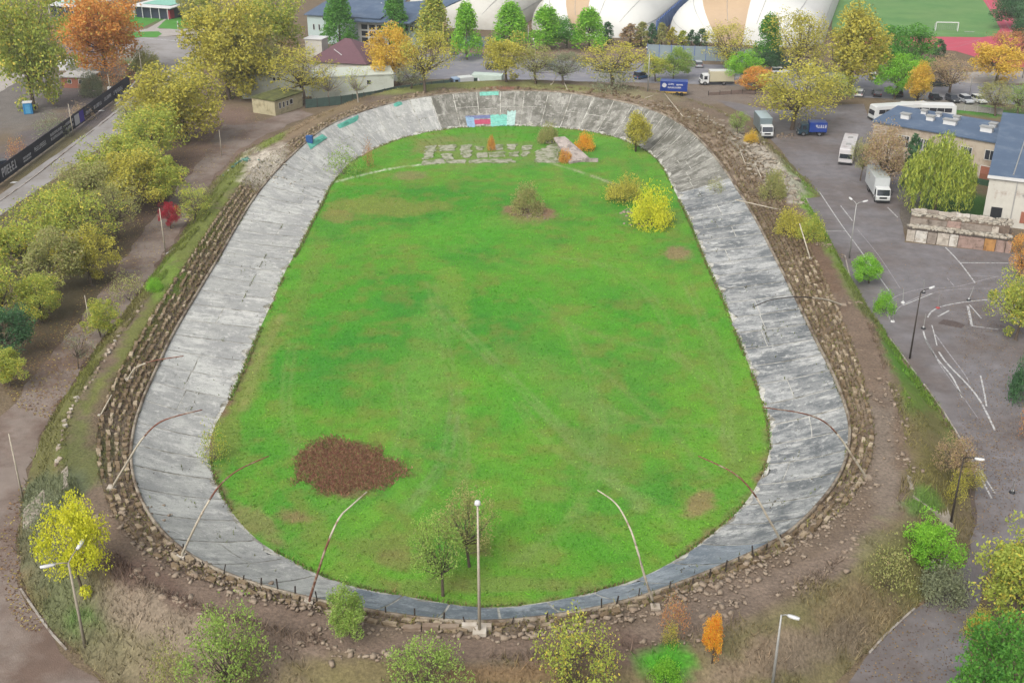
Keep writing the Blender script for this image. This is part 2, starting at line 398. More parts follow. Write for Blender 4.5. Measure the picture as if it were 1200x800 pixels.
# ground sheet out to the horizon (fine in the middle)
def axis_pts(a, b, step, far):
    mid = np.arange(a, b+step, step); return np.concatenate([[-far, -far/3, a-150], mid, [b+150, far/3, far]])
xs = axis_pts(-150, 190, 1.3, 4000); ys = np.concatenate([[-500, -100, 0], np.arange(25, 400, 1.3), [430, 500, 800, 2000, 5000]])
Xg, Yg = np.meshgrid(xs, ys); Xf, Yf = Xg.ravel(), Yg.ravel(); Zf = np.zeros_like(Xf)
base = np.tile(np.array(col(128, 112, 90)), (len(Xf), 1))
LAND_BLOBS = [
 (130,400,150,60,-58,(104,84,74),1.0),(60,470,60,30,-58,(108,88,78),1),(200,240,90,40,-55,(112,92,82),1),(262,165,50,40,-40,(140,118,106),1),
 (60,300,110,90,0,(100,92,66),.8),(20,110,60,50,-25,(128,122,116),1),(60,165,90,22,-25,(112,104,104),1),(90,115,40,14,0,(120,110,108),1),
 (60,185,60,14,-35,(118,110,78),.9),
 (150,22,34,8,0,(80,150,50),1),(225,22,44,10,0,(72,140,46),1),(180,38,14,4,0,(90,150,60),1),(75,25,16,8,0,(90,140,70),1),
 (160,68,26,14,15,(120,135,60),1),(120,60,60,12,0,(150,140,140),.8),
 (480,62,110,20,0,(150,132,122),.9),(640,60,120,9,0,(160,135,118),1),(700,85,160,22,0,(138,124,110),.9),(850,110,100,14,0,(140,128,118),.9),
 (400,105,70,14,-5,(120,104,92),1),(560,95,60,8,0,(120,118,96),1),
 (1130,128,70,8,5,(85,145,55),1),(1080,115,70,7,5,(140,134,126),1),(1150,92,60,8,2,(178,166,158),1),(1120,80,60,8,0,(140,125,110),1),
 (1160,310,30,60,0,(120,105,95),1),(1120,240,60,24,10,(70,110,50),1),(1060,220,30,30,0,(110,108,100),.9),(1190,430,30,120,0,(92,84,76),1),
 (1170,620,50,80,0,(112,100,92),1),(1060,250,20,20,0,(120,112,104),1),(1190,250,20,20,0,(120,110,100),1)]
base = blobs(Xf, Yf, Zf, base, LAND_BLOBS, seed=3, rag=0.35)
nx, ny = len(xs), len(ys); idx = np.arange(nx*ny).reshape(ny, nx)
Q = np.stack([idx[:-1, :-1], idx[:-1, 1:], idx[1:, 1:], idx[1:, :-1]], -1).reshape(-1, 4)
o = link('ground', np_mesh('ground', np.stack([Xf, Yf, Zf-0.02], 1), Q, M_LAND, colr=base)); tag(o, 'brown and olive earth around the velodrome', None, None, 'structure')

# grass field inside the track: rings from the centre line outwards
nr = 130; V = []; 
GA = np.linspace(0, 1, nr)
cols = []
for i in range(NR):
    o_, d_, _ = rays[i]; L_ = D_IN[i]+0.5+0.35*math.sin(i*1.7)*random.random()+random.uniform(-.35, .35)*0.8
    p0 = np.array([o_.x, o_.y]); dd = np.array([d_.x, d_.y]); V.append(p0[None, :]+dd[None, :]*(GA[:, None]*L_))
V = np.array(V); Xt, Yt = V[:, :, 0].ravel(), V[:, :, 1].ravel()
Zt = np.tile(0.03+0.05*0, len(Xt)).astype(float)+ (fbm(Xt, Yt, 0.12, 21)-0.5)*0.12*np.tile(1-GA**4, NR)
idx = np.arange(NR*nr).reshape(NR, nr); nxt = np.roll(idx, -1, axis=0)
Q = np.stack([idx[:, :-1], idx[:, 1:], nxt[:, 1:], nxt[:, :-1]], -1).reshape(-1, 4)
b1, b2, b3 = np.array(col(86, 162, 44)), np.array(col(124, 174, 58)), np.array(col(60, 142, 50))
n1 = np.clip(fbm(Xt, Yt, 0.045, 4)*3-1, 0, 1)[:, None]; n2 = np.clip(fbm(Xt, Yt, 0.13, 8)*3.2-1.35, 0, 1)[:, None]
base = b1*(1-n1*0.7)+b2*n1*0.7; base = base*(1-n2*0.55)+b3*n2*0.55
n3 = np.clip(fbm(Xt, Yt, 0.5, 15, 5)*4-1.9, 0, 1)[:, None]*0.5; base = base*(1-n3)+np.array(col(140, 140, 70))*n3
FIELD = [(405,548,62,30,-2,(118,92,66),.95),(455,243,80,11,2,(142,150,72),.75),(530,345,18,34,-20,(140,168,68),.5),(500,430,30,90,8,(118,168,72),.45),(295,430,20,70,25,(140,152,74),.6),(270,500,12,50,8,(128,145,66),.7),
 (300,610,36,14,30,(150,140,92),.7),(345,605,26,12,0,(150,128,92),.8),(440,640,60,22,-10,(130,142,72),.6),(470,655,40,16,0,(142,128,82),.6),
 (820,590,26,14,-35,(158,138,96),.85),(620,650,40,14,0,(138,150,76),.5),(700,480,60,16,30,(120,158,76),.5),(640,440,80,22,35,(118,162,70),.5),(700,530,50,18,30,(128,150,78),.5),
 (795,297,14,7,0,(158,138,100),.9),(620,250,30,12,0,(158,122,100),.9),(768,258,36,10,0,(125,150,75),.7),(600,260,40,9,0,(130,160,70),.5),
 (870,520,20,50,5,(120,150,66),.6),(840,420,14,60,-18,(120,156,66),.5),(395,255,20,9,0,(148,140,80),.7),(360,330,12,60,22,(130,150,70),.45),
 (560,685,150,9,0,(150,132,92),.35),(600,470,50,30,0,(96,176,44),.5),(540,270,60,22,0,(98,178,52),.5),(700,330,90,25,0,(92,170,48),.4),
 (570,178,80,18,0,(130,150,76),.7),(480,205,20,5,0,(150,140,96),.7),(505,168,26,10,-10,(150,142,90),.6),(700,172,30,10,0,(96,165,60),.5),(640,580,30,10,0,(140,150,80),.4),(560,640,20,14,0,(150,120,80),.5),(475,520,60,8,20,(140,150,76),.4)]
base = blobs(Xt, Yt, Zt, base, FIELD, seed=6, rag=0.6)
TYRES = []
for off in (0, 10):
    TYRES += [([(520-off,360),(560-off,400),(600-off,440),(640-off,480),(700-off,540),(760-off,600)], 0.35, (140,165,96), .6),
              ([(530+off,460),(525+off,500),(515+off,540),(490+off,575),(470+off,600)], 0.35, (132,160,92), .7),
              ([(620+off,350),(660+off,380),(720+off,400),(790+off,420),(840+off,470),(850+off,530)], 0.35, (134,158,84), .5)]
TYRES += [([(x+d, y) for x, y in a], .32, (140,166,90), .45) for d in (0, 9) for a in ([(690,470),(730,490),(770,500),(830,500),(860,540)], [(600,470),(640,520),(700,560),(760,590),(800,640)], [(460,440),(470,500),(440,560),(380,600),(340,640)], [(660,380),(690,450),(700,520),(670,600),(600,660)], [(500,330),(520,420),(540,520),(530,600)], [(340,400),(330,470),(345,540)], [(800,330),(830,400),(850,460),(845,520)], [(620,300),(700,310),(760,350),(790,420)])]
TYRES += [([(700,430),(745,470),(790,510),(830,560)], 0.5, (140,160,88), .5),([(330,370),(300,430),(285,480)], 0.7, (160,156,96), .6),([(420,300),(470,290),(560,300),(640,330)], .5, (130,160,76), .4),
          ([(660,560),(700,620),(740,650)], .4, (130,156,80), .5),([(395,213),(430,204),(470,196),(520,191)], 0.4, (218,222,196), 1.0),([(640,190),(690,205),(735,222)], 0.45, (185,186,150), .8)]
base = lines(Xt, Yt, Zt, base, TYRES)
# earthy rim where the turf thins against the concrete
wide_ = np.where(np.isin(np.repeat(np.arange(NR), nr), np.arange(2*NS+NE-40, NR)), .045, .022); ek = np.clip((np.tile(GA, NR)-1+wide_)/(wide_*.6), 0, 1)*np.clip(fbm(Xt, Yt, 0.16, 30)*3.2-1.0, 0, 1); base = base*(1-ek[:, None])+np.array(col(138, 118, 88))*ek[:, None]
o = link('grass_field', np_mesh('grass_field', np.stack([Xt, Yt, Zt], 1), Q, M_TURF, colr=base, smooth=True)); tag(o, 'bright green grass infield inside the concrete track', None, None, 'structure')
FIELD_COL = (Xt, Yt, base)

# ---------------------------------------------------------------- banked concrete track, slab by slab
def concrete_mat(name, rgb, patch, light, streak=True, seed=0):
    m = bpy.data.materials.new(name); MATS[name] = m; t, n, b = nodes(m); L = t.links
    uv = n.new('ShaderNodeAttribute'); uv.attribute_name = 'across'     # x along the track, y across it, in metres
    tc = n.new('ShaderNodeTexCoord'); oi = n.new('ShaderNodeObjectInfo')
    def noise(vec, sc, det=8, ro=0.65, mapping=None):
        no = n.new('ShaderNodeTexNoise'); no.inputs['Scale'].default_value = sc; no.inputs['Detail'].default_value = det; no.inputs['Roughness'].default_value = ro
        if mapping:
            mp = n.new('ShaderNodeMapping'); mp.inputs['Scale'].default_value = mapping; L.new(vec, mp.inputs['Vector']); vec = mp.outputs[0]
        L.new(vec, no.inputs['Vector']); return no.outputs[0]
    def rr(v, a, b_, c, d):
        q = n.new('ShaderNodeMapRange'); q.inputs['From Min'].default_value = a; q.inputs['From Max'].default_value = b_; q.inputs['To Min'].default_value = c; q.inputs['To Max'].default_value = d
        L.new(v, q.inputs['Value']); return q.outputs[0]
    def mixc(f, a, bb):
        q = n.new('ShaderNodeMix'); q.data_type = 'RGBA'; L.new(f, q.inputs['Factor'])
        if isinstance(a, tuple): q.inputs['A'].default_value = (*a, 1)
        else: L.new(a, q.inputs['A'])
        q.inputs['B'].default_value = (*bb, 1); return q.outputs['Result']
    v = uv.outputs['Vector']
    slabv = rr(oi.outputs['Random'], 0.4, .95, 0.0, 1.4)
    c0 = mixc(slabv, rgb, tuple(x*0.76 for x in rgb))
    big = rr(noise(tc.outputs['Object'], 0.22, 9, 0.7), 0.46, 0.57, 0, 0.9); c1 = mixc(big, c0, patch)
    st_ = rr(noise(v, 1.0, 8, 0.75, (0.45, 0.13, 1)), 0.45, 0.62, 0, 0.8); c2 = mixc(st_, c1, patch)
    lt = rr(noise(v, 1.0, 8, 0.7, (0.7, 0.2, 1)), 0.52, 0.66, 0, 0.85); c3 = mixc(lt, c2, light)
    st2 = rr(noise(tc.outputs['Object'], 0.75, 10, 0.78), 0.53, 0.6, 0, 0.6); c3 = mixc(st2, c3, tuple(x*.8 for x in patch)); lt2 = rr(noise(tc.outputs['Object'], 1.1, 10, 0.75), 0.55, 0.63, 0, 0.7); c3 = mixc(lt2, c3, light)
    sp = rr(noise(tc.outputs['Object'], 2.6, 10, 0.8), 0.56, 0.66, 0, 0.75); c4 = mixc(sp, c3, tuple(x*0.42 for x in patch))
    fine = rr(noise(tc.outputs['Object'], 9.0, 8, 0.8), 0.25, 0.75, 0.6, 1.4)
    vm = n.new('ShaderNodeVectorMath'); vm.operation = 'MULTIPLY'; L.new(c4, vm.inputs[0]); L.new(fine, vm.inputs[1])
    L.new(vm.outputs[0], b.inputs['Base Color']); b.inputs['Roughness'].default_value = 0.85; b.inputs['Specular IOR Level'].default_value = 0.25
    bp = n.new('ShaderNodeBump'); bp.inputs['Strength'].default_value = 0.35; bp.inputs['Distance'].default_value = 0.08
    L.new(noise(tc.outputs['Object'], 5.0), bp.inputs['Height']); L.new(bp.outputs[0], b.inputs['Normal'])
    return m
M_SLAB = concrete_mat('weathered_slab_concrete', col(216,217,210), col(172,173,170), col(232,231,224))
M_SLAB_GREY = concrete_mat('grey_slab_concrete', col(190,192,190), col(112,117,120), col(228,228,222))
M_SLAB_MOSS = concrete_mat('mossy_slab_concrete', col(172,170,160), col(108,106,96), col(208,206,196))
M_SLAB_DARK = concrete_mat('damp_slab_concrete', col(168,178,186), col(122,134,144), col(194,202,208))
M_JOINT = mat('joint_filler', col(220, 218, 208), var=0.25, scale=2.0, grime=(col(140,136,120), 0.6, 0.46, 0.6))
velo = empty('velodrome_track', (0, 0, 0)); velo['kind'] = 'structure'; velo['label'] = 'oval banked concrete cycling track of large weathered slabs'
# bedding under the slabs shows as pale joints
V = []; Q = []; ts = np.linspace(0, 1, 9)
for i in range(NR):
    for t in ts: p = surf(i, t); V.append((p.x, p.y, p.z-0.03))
idx = np.arange(NR*9).reshape(NR, 9); nxt = np.roll(idx, -1, 0); Q = np.stack([idx[:, :-1], idx[:, 1:], nxt[:, 1:], nxt[:, :-1]], -1).reshape(-1, 4)
o = link('joint_bed', np_mesh('joint_bed', V, Q, M_JOINT, smooth=True), velo)
# station spacing by arc length of the rim
cen = [surf(i, 0.6) for i in range(NR)]; arc = [0]
for i in range(NR): arc.append(arc[-1]+(cen[(i+1) % NR]-cen[i]).length)
TOT = arc[-1]; arcn = np.array(arc)
def st_at(s): return float(np.interp(s % TOT, arcn, np.arange(NR+1)))
NP = int(TOT/4.6)
print('track length', TOT, 'panels', NP)
for k in range(NP):
    s0, s1 = TOT*k/NP, TOT*(k+1)/NP
    jn = 0.12+0.14*rng.random()
    # a lengthwise joint divides each panel in two, more often on the far curve
    cut = 0.3+0.35*rng.random()
    mid_i = st_at((s0+s1)/2) % NR; px_, py_ = proj(surf(mid_i, .5).x, surf(mid_i, .5).y, 1.0)
    halves = [(0.0, cut), (cut, 1.0)] if (rng.random() < 0.4 or (py_ < 215 and rng.random() < .5)) else [(0.0, 1.0)]
    for (ta, tb) in halves:
        nu, nv = 6, 5; V = []; uvv = []
        g = 0.006 if len(halves) == 2 else 0
        tilt = rng.normal()*0.012
        for u in range(nu):
            s = s0+jn/2+(s1-s0-jn)*u/(nu-1); ii = st_at(s)
            for q in range(nv):
                t = ta+(g if ta > 0 else 0)+((tb-(g if tb < 1 else 0))-(ta+(g if ta > 0 else 0)))*q/(nv-1)
                p = surf(ii, t)
                if ta == 0 and q == 0: p = p.lerp(surf(ii, 0.14), max(0, 0.4+1.1*mnoise.noise((s*0.45, 0, 3))))    # ragged inner edge
                V.append((p.x, p.y, p.z+0.012+tilt*(u/(nu-1)-.5))); uvv.append((s*1.0, t*9.0, rng.random()*0))
        idx = np.arange(nu*nv).reshape(nu, nv); Q = np.stack([idx[:-1, :-1], idx[:-1, 1:], idx[1:, 1:], idx[1:, :-1]], -1).reshape(-1, 4)
        if px_ > 700 and py_ < 215: mt = M_SLAB_MOSS
        elif 520 < px_ and py_ < 160: mt = M_SLAB_MOSS
        elif py_ > 600+80*rng.random() and px_ > 380: mt = M_SLAB_DARK
        elif px_ > 600: mt = M_SLAB_GREY
        else: mt = M_SLAB
        me = np_mesh('slab', V, Q, mt, smooth=True)
        if me.polygons[0].normal.z < 0: me.flip_normals()
        a = me.attributes.new('across', 'FLOAT_VECTOR', 'POINT'); a.data.foreach_set('vector', np.array(uvv, dtype=np.float32).ravel())
        link('slab', me, velo)
# concrete kerb around the top of the track
V = []; Q = []
for i in range(NR):
    a = surf(i, 1.0); b_ = surf(i, 1.0+0.25/max(0.9, (D_TER-D_RIM)[i])); h = 0.22
    for p, z in ((a, 0), (a, h), (b_, h), (b_, -0.1)): V.append((p.x, p.y, p.z+z))
idx = np.arange(NR*4).reshape(NR, 4); nxt = np.roll(idx, -1, 0)
Q = np.stack([idx[:, :-1], idx[:, 1:], nxt[:, 1:], nxt[:, :-1]], -1).reshape(-1, 4)
link('rim_kerb', np_mesh('rim_kerb', V, Q, mat('rim_concrete', col(172,160,142), var=0.3, scale=1.5, grime=(col(110,92,74), 0.35, 0.45, 0.6), bump=.3)), velo)

# ---------------------------------------------------------------- embankment
NSTEP = 7
stv = [1.0]
for k in range(1, NSTEP+1): stv += [1+.96*k/NSTEP-.006, 1+.96*k/NSTEP+.006]
tv = np.concatenate([stv, [2.0], np.linspace(2.12, 3, 8), np.linspace(3.08, 4, 14)]); V = []
NI = NR*2
for i in range(NI):
    for t in tv:
        p = surf(i/2, t)
        if 1 < t <= 2:
            hr_, hc_ = LV(H_RIM, i/2), LV(H_CR, i/2); k = math.floor((t-1)/.96*NSTEP); p.z = hr_+(hc_-hr_)*k/NSTEP
        V.append((p.x, p.y, p.z))
V = np.array(V); tt = np.tile(tv, NI)
nzv = fbm(V[:, 0], V[:, 1], 0.35, 12)-0.5; nz2 = fbm(V[:, 0], V[:, 1], 1.0, 13)-0.5
V[:, 2] += np.where((tt > 2.02) & (tt < 3.95), nzv*0.35+nz2*0.18, 0)-0.06*(tt <= 2); V[:, 2] = np.where(tt > 3.99, -0.15, V[:, 2])
base = np.tile(np.array(col(128, 112, 96)), (len(V), 1))
nos = ((tt > 1.1) & (tt < 2.0) & (np.mod(np.round((tt-1)/.96*NSTEP*12), 12) < 2) & (fbm(V[:, 0], V[:, 1], .5, 71) > .42))[:, None]*.75; base = base*(1-nos)+np.array(col(186, 168, 142))*nos
k = np.clip((tt-2.9)/0.3, 0, 1)[:, None]; base = base*(1-k)+np.array(col(126, 120, 82))*k
n4 = np.clip(fbm(V[:, 0], V[:, 1], 0.15, 17)*3-1.1, 0, 1)[:, None]*0.6; base = base*(1-n4)+np.array(col(134, 114, 96))*n4
BANK = [(300,720,200,40,18,(132,114,100),.9),(560,760,240,16,0,(132,114,100),.9),(860,705,150,20,-22,(136,120,106),1),(1000,640,70,18,-40,(136,120,106),1),(180,690,70,20,35,(118,98,86),1),
 (1035,520,16,110,-3,(142,128,114),1),(1010,400,20,70,-22,(132,114,98),1),(960,310,20,50,-28,(122,100,82),1),
 (1070,440,16,60,-32,(104,152,56),.95),(1050,400,10,50,-32,(112,142,60),.8),(1090,480,22,50,-30,(112,138,58),.9),(955,245,14,60,-38,(120,158,60),.95),(990,310,12,40,-38,(118,146,60),.8),(1010,350,10,40,-38,(112,130,64),.7),(1085,520,28,40,0,(128,118,78),.8),
 (170,380,16,120,32,(122,128,66),.9),(235,270,20,70,36,(118,128,62),.95),(275,205,12,30,38,(122,132,66),.9),(60,520,20,60,18,(118,118,70),.9),(100,530,30,40,0,(112,120,66),.8),(95,440,12,50,34,(118,122,64),.8),(195,330,20,30,36,(120,150,60),.7),
 (130,470,14,60,25,(122,104,86),.8),(60,580,40,26,-20,(104,112,82),.9),(60,650,40,60,0,(110,112,84),.9),(90,720,60,40,40,(110,116,80),.9),(100,735,26,20,0,(92,130,60),.7),
 (315,194,30,28,-40,(220,210,192),1),(200,740,100,30,25,(148,134,116),.9),(150,770,80,30,20,(134,126,98),.8),(220,790,60,20,0,(134,120,100),.8),(330,780,60,20,0,(134,118,104),.9),
 (420,785,80,16,0,(128,118,80),.8),(600,790,100,14,0,(138,112,84),.8),(700,760,70,22,0,(116,96,84),.8),(785,775,30,22,0,(84,165,44),.95),(900,770,90,30,-20,(148,130,110),.9),(1000,720,70,40,-35,(144,128,98),.9),(960,760,60,30,-20,(136,122,104),.8),(1040,640,40,30,-40,(130,128,84),.7),
 (1070,660,40,40,0,(124,124,72),.8),(1100,560,26,40,0,(128,122,72),.8),(1080,590,20,20,0,(100,150,60),.7),
 (460,105,90,6,-6,(140,146,84),1),(560,99,80,5,0,(138,144,84),1),(640,101,80,5,3,(142,142,92),1),(740,108,70,5,10,(146,138,106),1),(590,103,26,2.5,0,(160,110,96),.8),(400,125,60,8,-25,(140,122,92),.9),
 (350,150,30,8,-28,(150,130,104),.9),(318,165,24,6,-35,(132,144,72),1),(820,140,60,10,25,(134,118,96),1),(870,170,30,14,50,(150,140,124),1),(905,200,30,14,55,(196,188,172),.9),(925,220,14,20,-30,(200,194,180),.8)]
base = blobs(V[:, 0], V[:, 1], V[:, 2], base, BANK, seed=2, rag=0.55)
idx = np.arange(NI*len(tv)).reshape(NI, len(tv)); nxt = np.roll(idx, -1, 0)
Q = np.stack([idx[:, :-1], idx[:, 1:], nxt[:, 1:], nxt[:, :-1]], -1).reshape(-1, 4)
me = np_mesh('embankment', V, Q, M_LAND, colr=base, smooth=True)
if me.polygons[5].normal.z < 0: me.flip_normals()
emb = link('embankment', me); tag(emb, 'earth bank with crumbling terraces around the track', None, None, 'structure')

# ---------------------------------------------------------------- roads, yards, sports ground
M_ASPH = mat('yard_asphalt', col(132,128,130), rough=0.8, var=0.22, scale=0.5, grime=(col(116,106,102), 0.06, 0.44, 0.62), bump=.2, bscale=6)
M_ROAD = mat('street_asphalt', col(142,142,150), rough=0.8, var=0.1, scale=0.4, grime=(col(160,156,156), 0.2, 0.5, 0.65))
M_PALE = mat('pale_road', col(172,168,166), rough=0.85, var=0.1, scale=0.3, grime=(col(146,140,134), 0.15, 0.45, 0.6))
M_DIRT = mat('dirt_track', col(148,134,124), rough=0.95, var=0.16, scale=0.5, grime=(col(122,102,90), 0.12, 0.45, 0.6), bump=.4)
M_PAVE = mat('pavement', col(186,178,170), var=0.12, scale=0.6)
M_LINE = mat('worn_white_paint', col(208,208,206), var=0.1, scale=2.5, grime=(col(150,146,148), 2.0, 0.5, 0.6))
M_LINE2 = mat('faded_white_paint', col(186,184,186), var=0.1, scale=2.5, grime=(col(140,136,138), 2.0, 0.42, 0.6))
M_RED = mat('running_track_rubber', col(204,84,104), var=0.08, scale=0.3)
M_PITCH = mat('pitch_grass', col(96,148,76), var=0.12, scale=0.12, grime=(col(112,152,84), 0.06, 0.4, 0.6))
M_LAWN = mat('lawn_grass', col(84,152,52), var=0.16, scale=0.3)
sheet('yard', [(800,112),(840,118),(885,140),(925,190),(942,232),(958,262),(975,292),(990,318),(1004,345),(1031,380),(1064,425),(1094,465),(1119,503),(1139,545),(1145,600),(1133,660),(1105,690),(1072,714),(1030,752),(985,812),(1135,812),(1140,740),(1150,680),(1175,640),(1240,620),(1330,560),(1300,380),(1250,300),(1180,296),(1060,284),(1054,250),(1066,215),(1064,180),(1020,140),(1012,122),(960,124),(900,128),(860,120)], 0.010, M_ASPH, 0.25, seed=2)
sheet('road', [(-60,812),(128,812),(62,745),(24,694),(18,640),(24,588),(44,514),(84,450),(114,404),(150,358),(188,304),(220,258),(250,208),(276,178),(308,160),(345,143),(368,134),(352,128),(318,138),(288,146),(262,146),(240,180),(205,226),(160,282),(120,340),(80,392),(40,440),(0,488),(-120,600)], 0.010, M_DIRT, 0.5, seed=3)
sheet('street', [(-60,262),(0,228),(60,185),(110,150),(150,118),(176,100),(182,84),(168,60),(120,52),(165,44),(225,42),(250,36),(262,30),(300,30),(260,52),(240,68),(232,90),(180,128),(130,165),(60,212),(-40,280)], 0.012, M_PALE, 0.1, seed=4)
sheet('street', [(425,74),(470,66),(530,62),(620,68),(700,74),(780,74),(900,78),(1000,88),(1100,92),(1230,104),(1230,126),(1130,118),(1060,116),(1000,114),(900,102),(800,98),(700,96),(620,94),(530,92),(450,96)], 0.012, M_ROAD, 0.2, seed=5)
sheet('pavement', [(1120,84),(1230,84),(1230,98),(1140,98),(1104,94)], 0.016, M_PAVE, 0.2, seed=6)
sheet('footpath', [(0,72),(30,90),(0,108),(-20,108),(-20,70)], 0.012, M_PAVE, .2, seed=7)
sheet('lawn', [(162,22),(192,20),(168,32),(162,32)], 0.016, M_LAWN, .1, seed=8)
sheet('lawn', [(200,18),(268,14),(262,20),(240,30),(210,35),(184,33)], 0.016, M_LAWN, .1, seed=9)
sheet('lawn', [(140,38),(186,37),(190,40),(184,44),(150,44)], 0.016, M_LAWN, .1, seed=10)
sheet('pavement', [(150,36),(172,34),(212,12),(220,12),(200,18),(186,34),(240,34),(266,20),(272,24),(250,38),(190,43),(160,43)], 0.014, M_PAVE, .1, seed=11)
sheet('sports_field', [(975,-25),(1138,-25),(1152,0),(1166,22),(1172,34),(1166,42),(1150,44),(1080,43),(1010,41),(975,38)], 0.016, M_PITCH, .1, seed=12)
sheet('running_track', [(1010,39),(1080,41),(1150,42),(1164,36),(1158,22),(1146,0),(1132,-25),(1158,-25),(1172,0),(1192,30),(1212,60),(1216,80),(1180,78),(1120,60),(1070,56),(1010,52)], 0.012, M_RED, .1, seed=13)
sheet('lawn', [(1176,0),(1160,-25),(1300,-25),(1300,60),(1220,60),(1198,30)], 0.010, mat('hedge_grass', col(66,112,62), var=.2, scale=.4), .2, seed=14)
# rubble ramp on the left through which the dirt track meets the concrete
# painted lines of the riding-school course in the yard
def linepx(name, pts, wd, m=M_LINE, z=0.022, n=5, gap=None, label=None, parent=None):
    W = [P(x, y) for x, y in (spline(pts, n) if n > 1 else pts)]
    o = strip(name, W, wd, z, m, parent, gap); 
    if not parent: tag(o, label, None, None, 'structure')
    return o
for pts, wd, m, n in [([(941,225),(960,224.5)],.2,M_LINE,1),([(960,224.5),(985,262),(1010,296),(1042,341)],.16,M_LINE,4),([(985,241),(999,259)],.16,M_LINE,1),([(1004,268),(1030,300),(1055,338)],.1,M_LINE2,4),
    ([(966,271),(992,271)],.2,M_LINE,1),([(964,259),(985,260)],.12,M_LINE2,1),([(1108,290),(1125,308),(1143,332)],.2,M_LINE,3),([(1126,308),(1188,308.5)],.22,M_LINE,1),([(1138,323),(1165,324)],.1,M_LINE2,1),
    ([(1110,326),(1118,335)],.12,M_LINE2,1),([(1043,375),(1040,362),(1046,350),(1062,343),(1085,338),(1120,336),(1160,326),(1170,324)],.14,M_LINE2,6),([(1046,372),(1054,360),(1072,350),(1090,344),(1120,339),(1165,338)],.14,M_LINE2,6),
    ([(1058,358),(1080,349),(1095,343)],.16,M_LINE,4),([(1087,372),(1092,365),(1104,359),(1130,354),(1160,351)],.2,M_LINE,6),([(1099,371),(1112,364)],.22,M_LINE,1),
    ([(1082,388),(1086,400),(1098,420),(1116,442),(1128,466)],.2,M_LINE,6),([(1092,381),(1095,392),(1098,405)],.14,M_LINE,4),([(1096,392),(1112,414),(1130,438),(1136,449)],.14,M_LINE2,6),([(1100,412),(1110,426),(1135,452),(1150,472),(1166,504)],.22,M_LINE,6),
    ([(1085,398),(1100,425),(1125,460),(1146,490)],.1,M_LINE2,6),([(1149,440),(1153,458),(1156,476)],.18,M_LINE,3),([(1134,358),(1139,382)],.3,M_LINE,1),([(1139,382),(1170,386)],.16,M_LINE,1),([(1136,357),(1150,373)],.16,M_LINE,2),
    ([(1040,243),(1052,255)],.2,M_LINE,1),([(1137,536),(1150,560),(1162,584)],.18,M_LINE,3),([(1145,546),(1166,578)],.14,M_LINE,2)]:
    linepx('painted_line', pts, wd, m, n=n)
linepx('painted_line', [(170,82),(140,118),(134,123)], .45, M_LINE, z=.02, n=3)
linepx('painted_line', [(165,44.5),(215,49)], .5, M_LINE, z=.02, n=1); 
for k in range(4): linepx('painted_line', [(212+k*7,77),(222+k*7,66)], .7, M_LINE, z=.02, n=1)
linepx('pitch_line', [(1010,38),(1150,40)], .14, M_LINE2, n=1); linepx('pitch_line', [(1130,37.5),(1142,37.6)], .6, M_LINE, n=1)
for dx in (4, 9): linepx('running_lane_line', [(1060,44+dx),(1110,48+dx),(1150,46)], .1, M_LINE2, n=3)
for dx in (9, 18): linepx('running_lane_line', [(1146+dx,0),(1162+dx,28),(1170+dx,44)], .1, M_LINE2, n=3)
# kerb along the yard
M_KERB = mat('kerb_concrete', col(190,182,172), var=.25, scale=1.0, grime=(col(128,112,98), 0.5, 0.48, 0.6))
def kerb(pts, name='kerb', wd=.16, h=.13, piece=2.5, gapp=.12):
    W = [np.array(P(x, y)[:2]) for x, y in spline(pts, 6)]; k = empty(name); k['kind'] = 'structure'; acc = 0
    L = [0]
    for a, b in zip(W[:-1], W[1:]): L.append(L[-1]+np.hypot(*(b-a)))
    W = np.array(W); n = int(L[-1]/piece)
    at = lambda s: np.array([np.interp(s, L, W[:, 0]), np.interp(s, L, W[:, 1])])
    for i in range(n):
        if random.random() < gapp: continue
        a, b = at(i*piece+.02), at((i+1)*piece-.02); d = (b-a)/np.hypot(*(b-a)); nn = np.array([-d[1], d[0]])*wd/2
        MB().slab([tuple(a+nn), tuple(b+nn), tuple(b-nn), tuple(a-nn)], -.05, h+random.uniform(-.04, .02)).build('kerb_stone', M_KERB, k)
    return k
kerb([(940,222),(958,262),(974,292)]); kerb([(990,300),(1003,345),(1031,381),(1064,426),(1094,466),(1119,504),(1137,538)])
kerb([(24,690),(62,744),(98,780)], gapp=.35)
kerb([(1072,713),(1030,752),(985,808)], gapp=.3)
kerb([(-40,262),(30,215),(100,160),(150,122)], wd=.2, gapp=.05)

